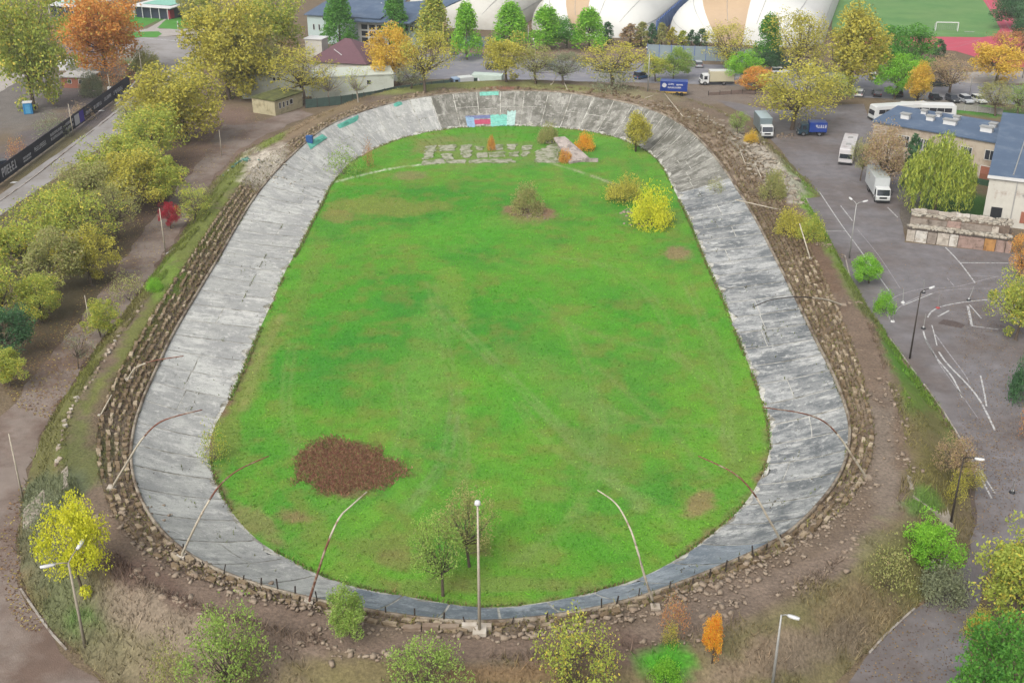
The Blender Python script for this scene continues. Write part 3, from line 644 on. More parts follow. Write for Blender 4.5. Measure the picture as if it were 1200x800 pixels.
# ---------------------------------------------------------------- stepped terraces: broken seat blocks
def block_mesh(sz, seed):
    r = random.Random(seed); m = MB(); x, y, z = sz
    vs = [(sx*x/2+r.uniform(-.14, .14)*x, sy*y/2+r.uniform(-.16, .16)*y, (z if t else -.15)+(r.uniform(-.3, .2)*z if t else 0)) for t in (0, 1) for sx, sy in ((-1,-1),(1,-1),(1,1),(-1,1))]
    m.add(vs, [(3,2,1,0),(4,5,6,7),(0,1,5,4),(1,2,6,5),(2,3,7,6),(3,0,4,7)]); return m
def obj_var_mat(name, a, b, c, sc=2.0):
    m = bpy.data.materials.new(name); MATS[name] = m; t, n, bs = nodes(m); L = t.links
    oi = n.new('ShaderNodeObjectInfo'); tc = n.new('ShaderNodeTexCoord'); geo = n.new('ShaderNodeNewGeometry')
    no = n.new('ShaderNodeTexNoise'); no.inputs['Scale'].default_value = sc; no.inputs['Detail'].default_value = 7
    L.new(geo.outputs['Position'], no.inputs['Vector'])
    ad = n.new('ShaderNodeMath'); ad.operation = 'ADD'; L.new(oi.outputs['Random'], ad.inputs[0]); L.new(no.outputs[0], ad.inputs[1])
    mr = n.new('ShaderNodeMapRange'); mr.inputs['From Min'].default_value = .4; mr.inputs['From Max'].default_value = 1.6; L.new(ad.outputs[0], mr.inputs['Value'])
    cr = n.new('ShaderNodeValToRGB'); e = cr.color_ramp.elements; e[0].color = (*a, 1); e[1].color = (*c, 1); x = e.new(.5); x.color = (*b, 1)
    L.new(mr.outputs[0], cr.inputs[0]); L.new(cr.outputs[0], bs.inputs['Base Color']); bs.inputs['Roughness'].default_value = .9; bs.inputs['Specular IOR Level'].default_value = .2
    return m
M_BLOCK = obj_var_mat('terrace_block_concrete', col(112,94,72), col(144,124,98), col(200,184,158))
M_RUBBLE = obj_var_mat('rubble_concrete', col(140,120,102), col(182,166,146), col(228,220,206), 1.2)
M_RUBBLE_W = obj_var_mat('white_rubble', col(160,146,126), col(206,200,186), col(236,232,222), 1.0)
BLK = [block_mesh((.95, .36, .3), s).mesh('seat_block', M_BLOCK) for s in range(8)]
BLKV = [block_mesh((.95, .36, .3), s) for s in range(8)]
blocks = []      # (pixel size, side, matrix, kind)
stair_gaps = [TOT*f for f in (.02, .1, .18, .26, .56, .64, .72, .8)]
ter_w = D_TER-D_RIM
s = 0.0
while s < TOT:
    i = st_at(s) % NR; wt = LV(ter_w, i); rows = int(max(1, min(8, round(wt/0.82)))); rows = 7 if wt > 4.0 else rows
    p = surf(i, 1.5); px, py = proj(p.x, p.y, p.z)
    side = 'left' if px < 588 else 'right'
    miss = .12
    if py > 640: miss = .35
    if py < 125: miss = .75
    if px > 780 and py < 235: miss = .3
    if abs(px-318) < 26 and abs(py-195) < 30: s += 1.2; continue
    a = surf((i-.3) % NR, 1.5); b = surf((i+.3) % NR, 1.5); hd = math.atan2(b.y-a.y, b.x-a.x)
    for r_ in range(rows):
        if random.random() < miss: continue
        t = 1.1+.9*(r_+.5)/rows; q = surf((i+random.uniform(-.15, .15)) % NR, t)
        if rows == 7: q = surf(i, 1+.96*(r_+1)/NSTEP); q.z = LV(H_RIM, i)+(LV(H_CR, i)-LV(H_RIM, i))*(r_+.75)/NSTEP
        dis = 1.0 if not (px > 780 and py < 235) else 2.0
        M = Matrix.Translation((q.x+random.uniform(-.08, .08)*dis, q.y+random.uniform(-.08, .08)*dis, q.z-.05+random.uniform(-.04, .05)))@Matrix.Rotation(hd+random.gauss(0, .09)*dis, 4, 'Z')@Matrix.Rotation(random.gauss(0, .07)*dis, 4, 'X')@Matrix.Rotation(random.gauss(0, .06)*dis, 4, 'Y')@Matrix.Diagonal((random.uniform(.4, 1.05), random.uniform(.55, 1.15), random.uniform(.6, 1.2), 1))
        blocks.append((ppm(px, py), side, M, random.randrange(8)))
    s += 1.05+random.uniform(-.08, .1)
def joined(items, protos, name, m, parent=None, kind='stuff'):
    V = []; Fq = []; k = 0
    for _, _, M, v in items:
        Mn = np.array(M); pv = np.array(protos[v].v); pv = pv@Mn[:3, :3].T+Mn[:3, 3]; V.append(pv); Fq.append(np.array(protos[v].f)+k); k += len(pv)
    o = link(name, np_mesh(name, np.concatenate(V), np.concatenate(Fq), m), parent); o['kind'] = kind; return o
TERR_OBJ = {}
for side, lab in (('left', 'rows of broken concrete seat blocks along the left bank of the track'), ('right', 'rows of broken concrete seat blocks along the right bank of the track')):
    T = empty('stepped_terrace', tuple(surf(2*NS+NE-NS//2 if side == 'left' else NS//2, 1.5)), 0, lab, 'terrace'); TERR_OBJ[side] = T; inv = Matrix.Translation(T.location).inverted()
    it = sorted([b for b in blocks if b[1] == side], key=lambda b: -b[0])
    for b in it[:300]:
        o = bpy.data.objects.new('seat_block', BLK[b[3]]); C.objects.link(o); o.parent = T; o.matrix_local = inv@b[2]
    o = joined([(b[0], b[1], inv@b[2], b[3]) for b in it[300:]], BLKV, 'seat_blocks', M_BLOCK, T)
print('blocks', len(blocks))

# ---------------------------------------------------------------- rubble
def scatter_rubble(name, label, spots, m, szr=(.15, .5), seed=0):
    """spots: (px, py, spread_x m, spread_y m, count, heading deg)"""
    r = random.Random(seed); items = []; protos = [block_mesh((1, .8, .6), 50+k) for k in range(6)]
    for px, py, sx, sy, n, hd in spots:
        c = G(px, py); h = R(hd)
        for _ in range(n):
            u, v = r.gauss(0, sx), r.gauss(0, sy); x, y = c.x+u*math.cos(h)-v*math.sin(h), c.y+u*math.sin(h)+v*math.cos(h)
            k = r.uniform(*szr)*r.choice((.4, .5, .6, .8, 1.1)); M = Matrix.Translation((x, y, land_z(x, y)+.02))@Matrix.Rotation(r.uniform(0, 6.3), 4, 'Z')@Matrix.Rotation(r.gauss(0, .3), 4, 'X')@Matrix.Diagonal((k*1.3, k, k*.8, 1))
            items.append((0, 0, M, r.randrange(6)))
    o = joined(items, protos, name, m); tag(o, label); return o
scatter_rubble('rubble', 'white rubble tipped between the terrace and the yard', [(880,170,1.8,1,60,-50),(890,185,2,1.2,110,-60),(905,203,3,1.4,150,-55),(918,215,2.5,1,90,-55),(928,228,1.5,.7,50,-55),(868,160,2,1,40,-50),(935,238,1.2,.4,24,-55),(800,127,5,.8,50,-30),(846,144,4,1.2,60,-40)], M_RUBBLE_W, (.15, .65), 3)
scatter_rubble('rubble', 'chalky broken concrete beside the dirt track at the terrace gap', [(312,196,1.6,2.2,70,0),(300,185,2,1.5,50,20),(325,212,2,1,40,30)], M_RUBBLE_W, (.12, .4), 4)
scatter_rubble('rubble', 'scattered concrete lumps round the near end of the track', [(150,600,2,1,40,0),(180,640,2,.8,60,-30),(215,665,2.4,.7,60,-20),(250,678,2.4,.8,70,-20),(290,692,2.2,.7,60,-20),(330,702,2.2,.6,50,-10),(365,712,2,.5,60,-10),(440,738,3,.5,30,0),(500,742,3,.4,30,0),(560,745,2,.5,30,0),(620,741,3,.5,40,5),(670,733,3,.5,40,8),(720,722,3,.5,50,12),(790,702,3,.6,60,18),(840,686,3,.6,60,22),(885,664,3,.6,60,28),(930,640,2.5,.6,70,35),(965,615,2.5,.6,60,42),(990,592,2,.6,50,50),(1010,570,1.5,.7,40,60),
  (205,700,1.6,.4,30,-25),(225,712,1.5,.3,26,-25),(160,675,1.4,.3,20,-45),(350,755,2,.3,24,0),(400,765,2,.3,20,0),(440,770,1.5,.2,14,0),(760,752,1,.4,12,10),(820,745,1,.4,12,10),(845,722,.8,.3,14,10),(850,708,1.2,.25,30,15),(985,652,1.4,.35,24,45),(1000,630,1.2,.4,22,55),(960,672,1.4,.35,20,40),(930,690,1.3,.3,16,35),(1040,455,.8,1.4,26,0),(1050,500,.8,1.4,26,0),(1035,470,1,1,16,0),(1055,540,1,1.4,20,0),(985,300,1,.6,20,-60),(968,288,1,.6,24,-60),(1008,356,.8,.7,14,-60),(1000,412,1.6,.4,10,70)], M_RUBBLE, (.12, .42), 5)
# line of edging stones along the crest on the left
ST = [tuple(p) for p in spline([(68,546),(70,532),(75,505),(85,480),(97,460),(110,442),(125,420),(133,405),(150,380),(165,360)], 5)]
kst = empty('edging_stones', tuple(G(100, 455)), 0, 'line of small pale edging stones running along the crest of the left bank', 'edging')
bm_ = block_mesh((.4, .3, .26), 77).mesh('stone', M_RUBBLE)
for i, (x, y) in enumerate(ST):
    if random.random() < .3: continue
    g = G(x+random.uniform(-2, 2), y); o = bpy.data.objects.new('stone', bm_); C.objects.link(o); o.parent = kst; o.location = g-kst.location; o.rotation_euler = (random.gauss(0, .2), 0, random.uniform(0, 6)); k = random.uniform(.5, 1.1); o.scale = (k, k, k)

# ---------------------------------------------------------------- foliage prototypes
M_BARK = mat('bark', col(112,98,84), var=.3, scale=3); M_BARK_P = mat('pale_bark', col(160,150,134), var=.3, scale=3)
def leaves(cent, size, r, up=0.3, aspect=1.5):
    n = len(cent); d = r.normal(size=(n, 3)); d[:, 2] += up; d /= np.linalg.norm(d, axis=1)[:, None]
    a = np.cross(d, r.normal(size=(n, 3))); a /= np.linalg.norm(a, axis=1)[:, None]; b = np.cross(d, a)
    sz = size*r.uniform(.6, 1.3, n)[:, None]; a *= sz*aspect/2; b *= sz/2
    V = np.stack([cent-a, cent-b*.9+a*.1, cent+a, cent+b*.9+a*.1], 1).reshape(-1, 3)
    return V, np.arange(n*4).reshape(-1, 4)
def make_proto(shape, W, H, nleaf, leaf, seed, ncl=40):
    """crown mesh + trunk mesh for a tree W wide and H tall"""
    r = np.random.default_rng(seed); rad = W/2; cl = []; pts = []
    lop = r.normal(size=3)*.12
    if shape in ('round', 'sparse', 'tall'):
        z0 = {'round': .05, 'sparse': .14, 'tall': .04}[shape]*H; hc = (H-z0)/2
        for _ in range(ncl):
            d = r.normal(size=3); d /= np.linalg.norm(d); q = r.uniform(.25, .9)**.55*r.uniform(.86, 1.08)
            an = math.atan2(d[1], d[0]); q *= 1+.16*math.sin(2*an+seed)+.12*math.sin(5*an+seed*2.3+3*d[2])+.1*math.sin(4*d[2]+seed)
            p = d*q*np.array([rad, rad, hc]); p[2] = p[2]*.95+z0+hc+.04*H; p[0] += lop[0]*rad*(p[2]/H); p[1] += lop[1]*rad
            if shape == 'tall': k = (p[2]-z0)/(H-z0); p[:2] *= (1.08-.55*k)
            cl.append(p)
        rc = rad*(.30 if shape != 'sparse' else .26)
        fl = 1.0 if shape != 'tall' else 1.5
        for p in cl:
            n = int(nleaf/ncl*r.uniform(.4, 1.7)); g = r.normal(size=(n, 3)); g /= np.linalg.norm(g, axis=1)[:, None]
            g *= (r.uniform(.15, 1.0, n)**.45)[:, None]*rc*r.uniform(.65, 1.3); g[:, 2] *= .8*fl; pts.append(p+g)
    elif shape in ('cone', 'column'):
        z0 = .1*H
        for _ in range(ncl):
            k = r.uniform(0, 1)**.8; a = r.uniform(0, 6.28)
            rr_ = rad*((1-k)**.7*(.4+.6*min(1, k*5+.45)) if shape == 'cone' else (math.sqrt(max(0, 1-k**2.5))*.9))*.75
            p = np.array([math.cos(a)*rr_, math.sin(a)*rr_, z0+k*(H-z0)*.94]); cl.append(p)
        for p in cl:
            n = int(nleaf/ncl*r.uniform(.6, 1.4)); g = r.normal(size=(n, 3)); g /= np.linalg.norm(g, axis=1)[:, None]
            g *= (r.uniform(.2, 1, n)**.5)[:, None]*rad*.36; g[:, 2] *= 1.2; pts.append(p+g)
    elif shape == 'willow':
        for _ in range(ncl):
            a = r.uniform(0, 6.28); q = math.sqrt(r.uniform(0, 1)); top = np.array([math.cos(a)*q*rad*.92, math.sin(a)*q*rad*.92, H*(1-.42*q*q)*r.uniform(.82, 1.0)])
            drop = r.uniform(.35, .8)*top[2]; n = int(nleaf/ncl); k = r.uniform(0, 1, n)
            g = np.stack([top[0]*(1+.08*k)+r.normal(size=n)*.16, top[1]*(1+.08*k)+r.normal(size=n)*.16, top[2]-k*drop], 1); pts.append(g)
            if _ % 6 == 0: cl.append(top*np.array([.7, .7, .9]))
    elif shape == 'shrub':
        for _ in range(ncl):
            a = r.uniform(0, 6.28); q = math.sqrt(r.uniform(0, 1)); z = H*math.sqrt(max(.05, 1-q*q))*r.uniform(.3, .9)
            cl.append(np.array([math.cos(a)*q*rad*.85, math.sin(a)*q*rad*.85, z]))
        for p in cl:
            n = int(nleaf/ncl*r.uniform(.5, 1.6)); g = r.normal(size=(n, 3))*rad*.14; g[:, 2] *= 1.1; q = p+g; q[:, 2] = np.abs(q[:, 2]); pts.append(q)
    pts = np.concatenate(pts)
    V, Fq = leaves(pts, leaf, r, aspect=2.6 if shape == 'willow' else 1.5)
    if shape == 'willow':       # hang the leaves down
        V = V.reshape(-1, 4, 3); c = V.mean(1, keepdims=True); dd = V-c; L_ = np.abs(dd).max(axis=(1, 2), keepdims=True); dd[:, :, 2] = dd[:, :, 2]*.3; dd[:, 0, 2] -= L_[:, 0, 0]; dd[:, 2, 2] += L_[:, 0, 0]; V = (c+dd).reshape(-1, 3)
    crown = np_mesh('crown', V, Fq, None, attr=r.random(len(Fq)))
    m = MB(); rt = max(.09, .022*H)*(1.0 if shape != 'shrub' else .4); rr2 = random.Random(seed)
    fork = H*(.3 if shape in ('round', 'sparse') else .5 if shape != 'shrub' else .05)
    if shape == 'willow': fork = H*.3
    lean = (rr2.uniform(-.05, .05)*H, rr2.uniform(-.03, .03)*H)
    if shape in ('cone', 'column', 'tall'): m.tube([(0,0,-.3),(lean[0]*.2,lean[1]*.2,H*.4),(lean[0]*.3,lean[1]*.3,H*.9)], [rt*1.1, rt*.7, rt*.15], 6)
    else: m.tube([(0,0,-.3),(0,0,.15),(lean[0]*.5,lean[1]*.5,fork*.6),(lean[0],lean[1],fork)], [rt*1.5, rt*1.1, rt*.9, rt*.8], 7)
    base = Vector((lean[0], lean[1], fork))
    nb = {'round': 16, 'sparse': 34, 'tall': 20, 'cone': 10, 'column': 0, 'willow': 14, 'shrub': 16}[shape]
    for p in cl[:nb]:
        p = Vector(p); b0 = base.copy(); 
        if shape in ('tall', 'cone'): b0 = Vector((lean[0]*.3, lean[1]*.3, max(.1*H, p.z-.25*H)))
        mid = b0.lerp(p, .5)+Vector((rr2.gauss(0, .05)*W, rr2.gauss(0, .05)*W, -.02*H)); m.tube([b0, mid, p], [rt*.42, rt*.26, rt*.08], 4, cap=False)
        for _ in range(3 if shape == 'sparse' else 1):
            q = mid.lerp(p, rr2.uniform(.1, .7)); e = q+Vector((rr2.gauss(0, 1), rr2.gauss(0, 1), rr2.uniform(0, 1)))*W*.1; m.tube([q, e], [rt*.14, rt*.04], 3, cap=False)
    return crown, m.mesh('trunk', None, True)
PROTO = {'round': [make_proto('round', 8, 9, 8500, .19, s, 64) for s in (1, 2, 3)],
 'big': [make_proto('round', 14, 16, 14000, .34, s, 120) for s in (11, 12)],
 'sparse': [make_proto('sparse', 8, 9, 4200, .155, s, 90) for s in (21, 22, 23)],
 'bigsparse': [make_proto('sparse', 13, 13, 6400, .25, s, 130) for s in (24, 25)],
 'bare': [make_proto('sparse', 7, 9, 420, .2, s, 44) for s in (26, 27)],
 'tall': [make_proto('tall', 9, 15, 9000, .28, s, 100) for s in (31, 32)],
 'cone': [make_proto('cone', 7, 10, 6000, .27, s, 90) for s in (41, 42)],
 'column': [make_proto('column', 2.6, 6, 1100, .26, s, 36) for s in (51, 52)],
 'willow': [make_proto('willow', 12, 11, 15000, .19, s, 420) for s in (61,)],
 'shrub': [make_proto('shrub', 5, 3.2, 4200, .13, s, 60) for s in (71, 72, 73)],
 'thin': [make_proto('shrub', 5, 3.2, 1100, .12, s, 90) for s in (74, 75)]}
SZ = {'round': (8, 9), 'big': (14, 16), 'sparse': (8, 9), 'bigsparse': (13, 13), 'bare': (7, 9), 'tall': (9, 15), 'cone': (7, 10), 'column': (2.6, 6), 'willow': (12, 11), 'shrub': (5, 3.2), 'thin': (5, 3.2)}
LM = {k: leaf_mat('leaves_'+k, lcol(a), lcol(b), lcol(c) if c else None) for k, (a, b, c) in {
 'yellow': ((150,146,60),(210,200,92),(128,134,72)), 'yellow_green': ((120,140,62),(184,190,86),(206,190,84)), 'olive': ((128,134,80),(172,172,106),(160,146,104)),
 'green': ((58,112,46),(112,166,66),None), 'bright_green': ((86,148,42),(156,204,70),None), 'dark_green': ((54,88,62),(88,126,80),None), 'orange': ((180,124,58),(232,172,90),(200,180,92)),
 'gold': ((182,152,58),(226,198,84),(210,164,72)), 'brown': ((140,120,94),(184,158,126),(170,160,96)), 'lemon': ((164,176,40),(232,224,72),(198,198,60)), 'red': ((140,40,54),(200,66,80),None),
 'grey_green': ((108,116,94),(148,154,118),None), 'rust': ((150,106,76),(200,144,96),(196,170,96)), 'mint': ((112,142,66),(162,188,92),(140,144,88)), 'flame': ((206,136,44),(245,196,70),(230,120,50)), 'willow_green': ((124,142,58),(188,194,84),(104,128,60))}.items()}
TREES = []
def tree(label, cx, yt, yb, w, shape, colour, kind='tree', group=None, bark=None, rot=None, land=True):
    p = G(cx, yb) if land else P(cx, yb); s_ = ppm(cx, yb, p.z); dep = math.atan2(CAM_H-p.z, p.y)
    H = (yb-yt)/(s_*math.cos(dep)); Wm = w/s_; W0, H0 = SZ[shape]
    H = max(H-Wm*.15*math.tan(dep), H*.75)
    k = len(TREES); pr = PROTO[shape][k % len(PROTO[shape])]
    nm = {'tree': 'tree', 'shrub': 'shrub', 'conifer': 'conifer_tree', 'willow': 'willow_tree'}[kind]
    e = empty(nm, tuple(p), rot if rot is not None else random.uniform(0, 6.28), label, kind if kind != 'willow' else 'willow tree', group)
    fat = (1.24 if group == AV else 1.26 if yb < 118 and shape != 'big' else 1.12 if shape != 'big' else 1.06) if shape in ('round', 'big', 'sparse', 'bigsparse') else 1.15 if shape in ('cone', 'tall') else .96 if shape == 'willow' else 1.1
    e.scale = (Wm/W0*fat, Wm/W0*fat, H/H0*.97)
    for mesh, n, m in ((pr[0], 'crown', LM[colour]), (pr[1], 'trunk' if kind != 'shrub' else 'stems', bark or M_BARK)):
        if not mesh.materials: mesh.materials.append(None)
        o = bpy.data.objects.new(n, mesh); C.objects.link(o); o.parent = e; o.material_slots[0].link = 'OBJECT'; o.material_slots[0].material = m
    TREES.append(e); return e
AV = 'trees lining the avenue on the left'
T = tree
T('tallest yellow green tree at the top left, above the blue kiosk', 40,-8,128,82,'big','yellow_green')
T('broad rusty orange tree at the top left behind the brick kiosk', 125,-12,88,84,'big','orange')
T('big yellow crown right of the street junction at the top left', 268,2,116,92,'big','yellow')
T('yellow green tree left of the tall green cone by the sports hall', 318,-8,86,74,'big','yellow_green')
T('muted yellow tree behind the mossy roofed hut', 300,40,112,60,'round','olive')
T('yellow tree with bare grey stems in front of the long white building', 358,48,122,66,'sparse','yellow')
T('small brownish tree left of the red roofed house', 330,34,92,50,'sparse','brown')
T('bare tree beside the hut with thin yellow twigs', 385,70,122,36,'bare','yellow', bark=M_BARK_P)
T('thin tree in front of the right end of the white building', 420,74,120,34,'bare','yellow_green', bark=M_BARK_P)
T('large yellow avenue crown nearest the street junction', 220,74,166,80,'big','yellow', group=AV)
T('avenue crown with a yellow top beside the dirt track bend', 178,118,196,70,'round','yellow_green', group=AV)
T('small greyish avenue tree at the edge of the white road line', 160,112,158,34,'sparse','olive', group=AV)
T('avenue crown overhanging the end of the dark banner fence', 142,152,225,66,'round','yellow_green', group=AV)
T('avenue crown covering the pale road left of the bright yellow one', 106,182,250,60,'round','olive', group=AV)
T('bright yellow avenue crown midway along the row', 160,172,250,66,'round','yellow', group=AV)
T('avenue crown nearest the second lamp pole', 196,175,240,48,'round','yellow_green', group=AV)
T('greenish avenue crown below the pale road', 70,212,292,66,'round','yellow_green', group=AV)
T('avenue crown in the middle with grey twigs', 108,215,300,72,'sparse','yellow_green', group=AV)
T('golden avenue crown leaning over the dark soil', 108,262,335,52,'round','yellow', group=AV)
T('avenue crown touching the left edge above the lemon one', 26,250,326,66,'round','yellow_green', group=AV)
T('mixed green and yellow avenue crown behind the golden one', 62,262,345,62,'round','olive', group=AV)
T('lemon green avenue crown low on the left', 48,318,378,50,'round','yellow_green', group=AV)
T('avenue crown cut by the left edge of the photo', 2,300,385,56,'round','yellow_green', group=AV)
T('dark green leafy tree at the left edge', 6,355,425,62,'round','dark_green')
T('low yellow green crown at the left edge beneath the dark green tree', 12,400,452,46,'round','yellow_green')
T('grey twigged avenue tree between pale road and golden crown', 140,205,280,52,'sparse','olive', group=AV)
T('spreading yellow green shrub over the dirt track by the red tree', 228,216,262,44,'sparse','yellow_green', 'tree')
T('small crimson tree beside the pale leaning pole', 200,234,268,20,'round','red')
T('hazy olive bush on the edge of the dirt track', 152,310,352,48,'thin','olive','shrub')
T('green bush with an orange top beside the pale pole stump', 118,344,395,36,'round','yellow_green','tree')
T('twiggy grey bush at the near bend of the dirt track', 92,385,432,34,'bare','grey_green')
T('bright lemon yellow tree behind the double headed lamp', 99,580,700,66,'round','lemon')
T('small dense bush on the grass bank below the terraces', 182,322,340,18,'shrub','bright_green','shrub')
T('grey green weeping bush on the left bank', 55,568,625,60,'thin','grey_green','shrub')
T('sparse green tree at the bottom left', 278,710,828,92,'sparse','mint')
T('olive brush left of the sparse green tree', 205,745,815,60,'thin','olive','shrub')
T('small upright green tree standing at the near rim of the track', 411,684,748,50,'round','mint')
T('green and olive tree cut by the bottom edge', 500,748,840,90,'sparse','mint')
T('yellow topped tree cut by the bottom edge right of the central lamp', 678,726,850,92,'sparse','yellow_green')
T('slim flame orange sapling on the near slope', 834,720,778,22,'tall','flame')
T('rusty brown weeds by the broken post at the near rim', 790,690,740,36,'thin','rust','shrub')
T('pale yellow weeds below the rusty brush', 786,722,755,22,'thin','yellow','shrub')
T('fresh green bush at the bottom between yellow tree and flame sapling', 780,770,800,38,'shrub','bright_green','shrub')
T('bright green bushy tree beside the lower right staircase', 1087,604,674,58,'round','bright_green')
T('dark shadowy bush under the bright green tree', 1104,650,700,54,'shrub','grey_green','shrub')
T('olive brush on the lower right slope', 1040,630,690,60,'thin','olive','shrub')
T('brown thinly leaved tree at the top of the right staircase', 1114,502,566,46,'sparse','brown')
T('yellow leaved bush on the right staircase', 1118,546,592,26,'thin','yellow','shrub')
T('yellow bush between staircase and yard lamp', 1136,540,582,34,'sparse','yellow','tree')
T('large yellow tree at the lower right edge', 1185,622,745,96,'round','yellow_green')
T('dense dark green tree in the bottom right corner', 1178,722,850,98,'round','green')
T('low yellow shrub left of the dark green corner tree', 1148,710,745,36,'shrub','yellow','shrub')
T('yellow green tree at the right edge beside the course lines', 1190,312,398,56,'round','yellow_green')
T('orange brown tree at the right edge below the stone wall', 1192,268,330,36,'sparse','orange')
T('shadowy dark shrub at the right edge of the leaf strewn yard', 1200,405,470,36,'shrub','dark_green','shrub')
T('russet shrub at the far right edge below the dark one', 1203,450,520,30,'thin','rust','shrub')
T('young green tree leaning over the white course line', 1018,294,332,34,'round','bright_green')
T('small light green bush at the kerb by the course bend', 1036,338,366,24,'shrub','bright_green','shrub')
T('yellow bush at the back of the right terrace', 926,238,275,34,'shrub','yellow','shrub')
T('yellow green grass clump bush beside the kerb corner', 950,246,280,30,'shrub','yellow_green','shrub')
T('ochre bush below the white rubble', 905,196,232,30,'shrub','olive','shrub')
T('small golden shrub at the wheel of the blue grey truck', 880,150,168,16,'shrub','gold','shrub')
T('pale green sapling left of the blue grey truck', 864,128,158,22,'sparse','mint')
I_ = 'small trees on the infield grass'
T('nearest tree on the infield, thin and green', 519,596,698,64,'sparse','mint')
T('olive tree on the infield just left of the central lamp', 550,566,664,62,'sparse','olive')
T('yellow green bush growing into the track on its inner left edge', 252,490,540,34,'thin','yellow_green','shrub')
T('olive bush on the rubble patch in the upper infield', 618,212,250,36,'shrub','olive','shrub')
T('ochre half of the pair of bright bushes', 732,200,236,42,'shrub','yellow','shrub')
T('brightest lemon bush of the pair on the upper infield', 764,210,265,46,'shrub','lemon','shrub')
T('golden tree at the foot of the far banking', 745,130,178,30,'tall','yellow')
T('olive bush at the foot of the far banking', 642,140,168,24,'shrub','olive','shrub')
T('small orange shrub beside the collapsed canopy', 685,152,176,22,'shrub','flame','shrub')
T('tiny orange shrub on the paved pad', 576,158,176,10,'shrub','orange','shrub')
T('tiny ochre shrub in front of the collapsed canopy', 662,172,190,16,'shrub','orange','shrub')
T('sparse greyish bush rooted in the inner left of the track', 403,164,206,40,'thin','mint','shrub')
T('leafless rust coloured stems beside the sparse greyish bush', 432,160,196,14,'thin','rust','shrub')
T('weed bush growing on the upper right concrete', 838,205,226,22,'thin','olive','shrub')
T('dark green conical tree before the sports hall entrance', 399,-8,58,42,'cone','green')
T('green tree right of the sports hall entrance', 464,-8,56,36,'cone','green')
T('yellow green tree between the sports hall and the first dome', 508,-6,56,44,'cone','yellow_green')
T('slim lime tree with a white trunk by the street', 547,4,70,36,'cone','bright_green', bark=M_BARK_P)
T('dense green street tree left of centre before the domes', 598,4,58,46,'cone','bright_green')
T('dense green street tree second in the group of three', 640,8,58,44,'cone','bright_green')
T('squat green street tree in the group of three', 664,18,56,36,'round','green')
T('green street tree at the right of the group of three', 690,10,60,42,'cone','bright_green')
T('narrow dark conifer at the end of the green street trees', 712,26,52,14,'column','dark_green','conifer')
T('bright golden tree behind the cream car', 468,24,100,52,'round','gold')
T('large yellow tree beside the yellow lamp post', 498,30,108,58,'sparse','yellow')
T('mustard tree behind the white trailer', 593,40,96,50,'round','yellow')
T('olive tree right of the mustard tree', 628,48,98,44,'sparse','olive')
T('bluish grey green tree by the crossed poles', 660,58,100,44,'sparse','grey_green')
T('dark shrub below the yellow tree by the parked cream car', 482,74,104,36,'sparse','grey_green')
T('broad ochre tree above the bare grey bush', 718,44,100,72,'sparse','yellow')
T('grey leafless bush behind the far rim', 718,72,106,50,'thin','grey_green','shrub')
T('small yellow street tree left of the tall grey lamp', 768,62,96,26,'round','yellow_green')
T('small green street tree right of the tall grey lamp', 789,52,94,28,'round','mint')
HG = 'clipped conifers behind the grey fence'
for x, y0, w, c_, l in ((738,28,24,'brown','brownish shrub at the left end of the clipped conifer row'),(751,26,18,'olive','broad olive clipped conifer, first of the row'),(763,28,13,'dark_green','slim dark clipped conifer, second of the row'),(775,27,14,'olive','olive green clipped conifer in front of the blue posts'),(787,32,13,'yellow','yellowish clipped conifer at the foot of the blue posts'),(799,36,15,'yellow_green','low yellow green clipped conifer right of the blue posts'),(810,35,12,'dark_green','small dark clipped conifer before the third dome'),(822,34,16,'dark_green','last and widest dark clipped conifer of the row')):
    T(l, x, y0, 55, w, 'column', c_, 'conifer', HG)
T('sparse pale tree in front of the third dome', 850,24,84,52,'sparse','yellow')
T('green bushy tree right of the cream van', 873,58,100,32,'round','bright_green')
T('tall green tree before the right end of the third dome', 898,18,76,36,'cone','green')
T('dark evergreen under the tall green tree', 906,56,84,28,'round','dark_green')
T('orange red leaved tree above the yard entrance', 882,76,108,34,'round','orange')
T('pale sparse tree between dome and giant weeping birch', 935,14,88,56,'bigsparse','yellow')
T('wide spreading ochre tree standing in the yard', 928,72,152,104,'bigsparse','yellow')
T('giant golden weeping birch at the end of the domes', 995,6,112,68,'tall','yellow')
T('ochre undergrowth below the golden birch', 978,80,124,50,'sparse','yellow_green')
T('large dark green tree in front of the red running track', 1058,26,92,60,'round','green')
T('lime green tree in front of the large dark one', 1048,60,116,42,'round','bright_green')
T('amber tree right of the lime green tree', 1074,72,124,30,'tall','gold')
T('small dark conifer beside the running track', 1099,46,68,16,'column','dark_green','conifer')
T('nearly leafless brown tree above the parked cars', 1112,62,112,50,'sparse','brown')
T('golden orange tree at the corner of the running track', 1166,46,100,56,'round','gold')
T('pinkish twiggy tree behind the golden orange one', 1180,34,70,44,'sparse','rust')
T('olive tree behind the dark blue roof', 1166,92,136,44,'sparse','olive')
T('greenish tree at the upper right edge behind the roof', 1192,94,136,40,'sparse','mint')
T('brown thinly leaved tree beside the white truck', 1034,146,224,56,'bigsparse','brown')
T('low brown bush hiding the side of the bus', 1008,158,212,26,'sparse','olive')
T('slim dark spruce before the beige building', 1063,158,226,20,'column','dark_green','conifer')
T('yellow green weeping willow above the stone wall', 1094,148,254,92,'willow','willow_green','willow')
T('green tree on the lawn at the top, left of the big yellow crown', 222,-10,22,22,'round','olive')
T('second small tree on the top lawn', 244,-12,22,24,'round','yellow_green')
T('dark hedge bush by the brick kiosk', 108,78,112,26,'shrub','grey_green','shrub')
T('twiggy reddish bush behind the banner fence', 140,62,98,34,'thin','rust','shrub')
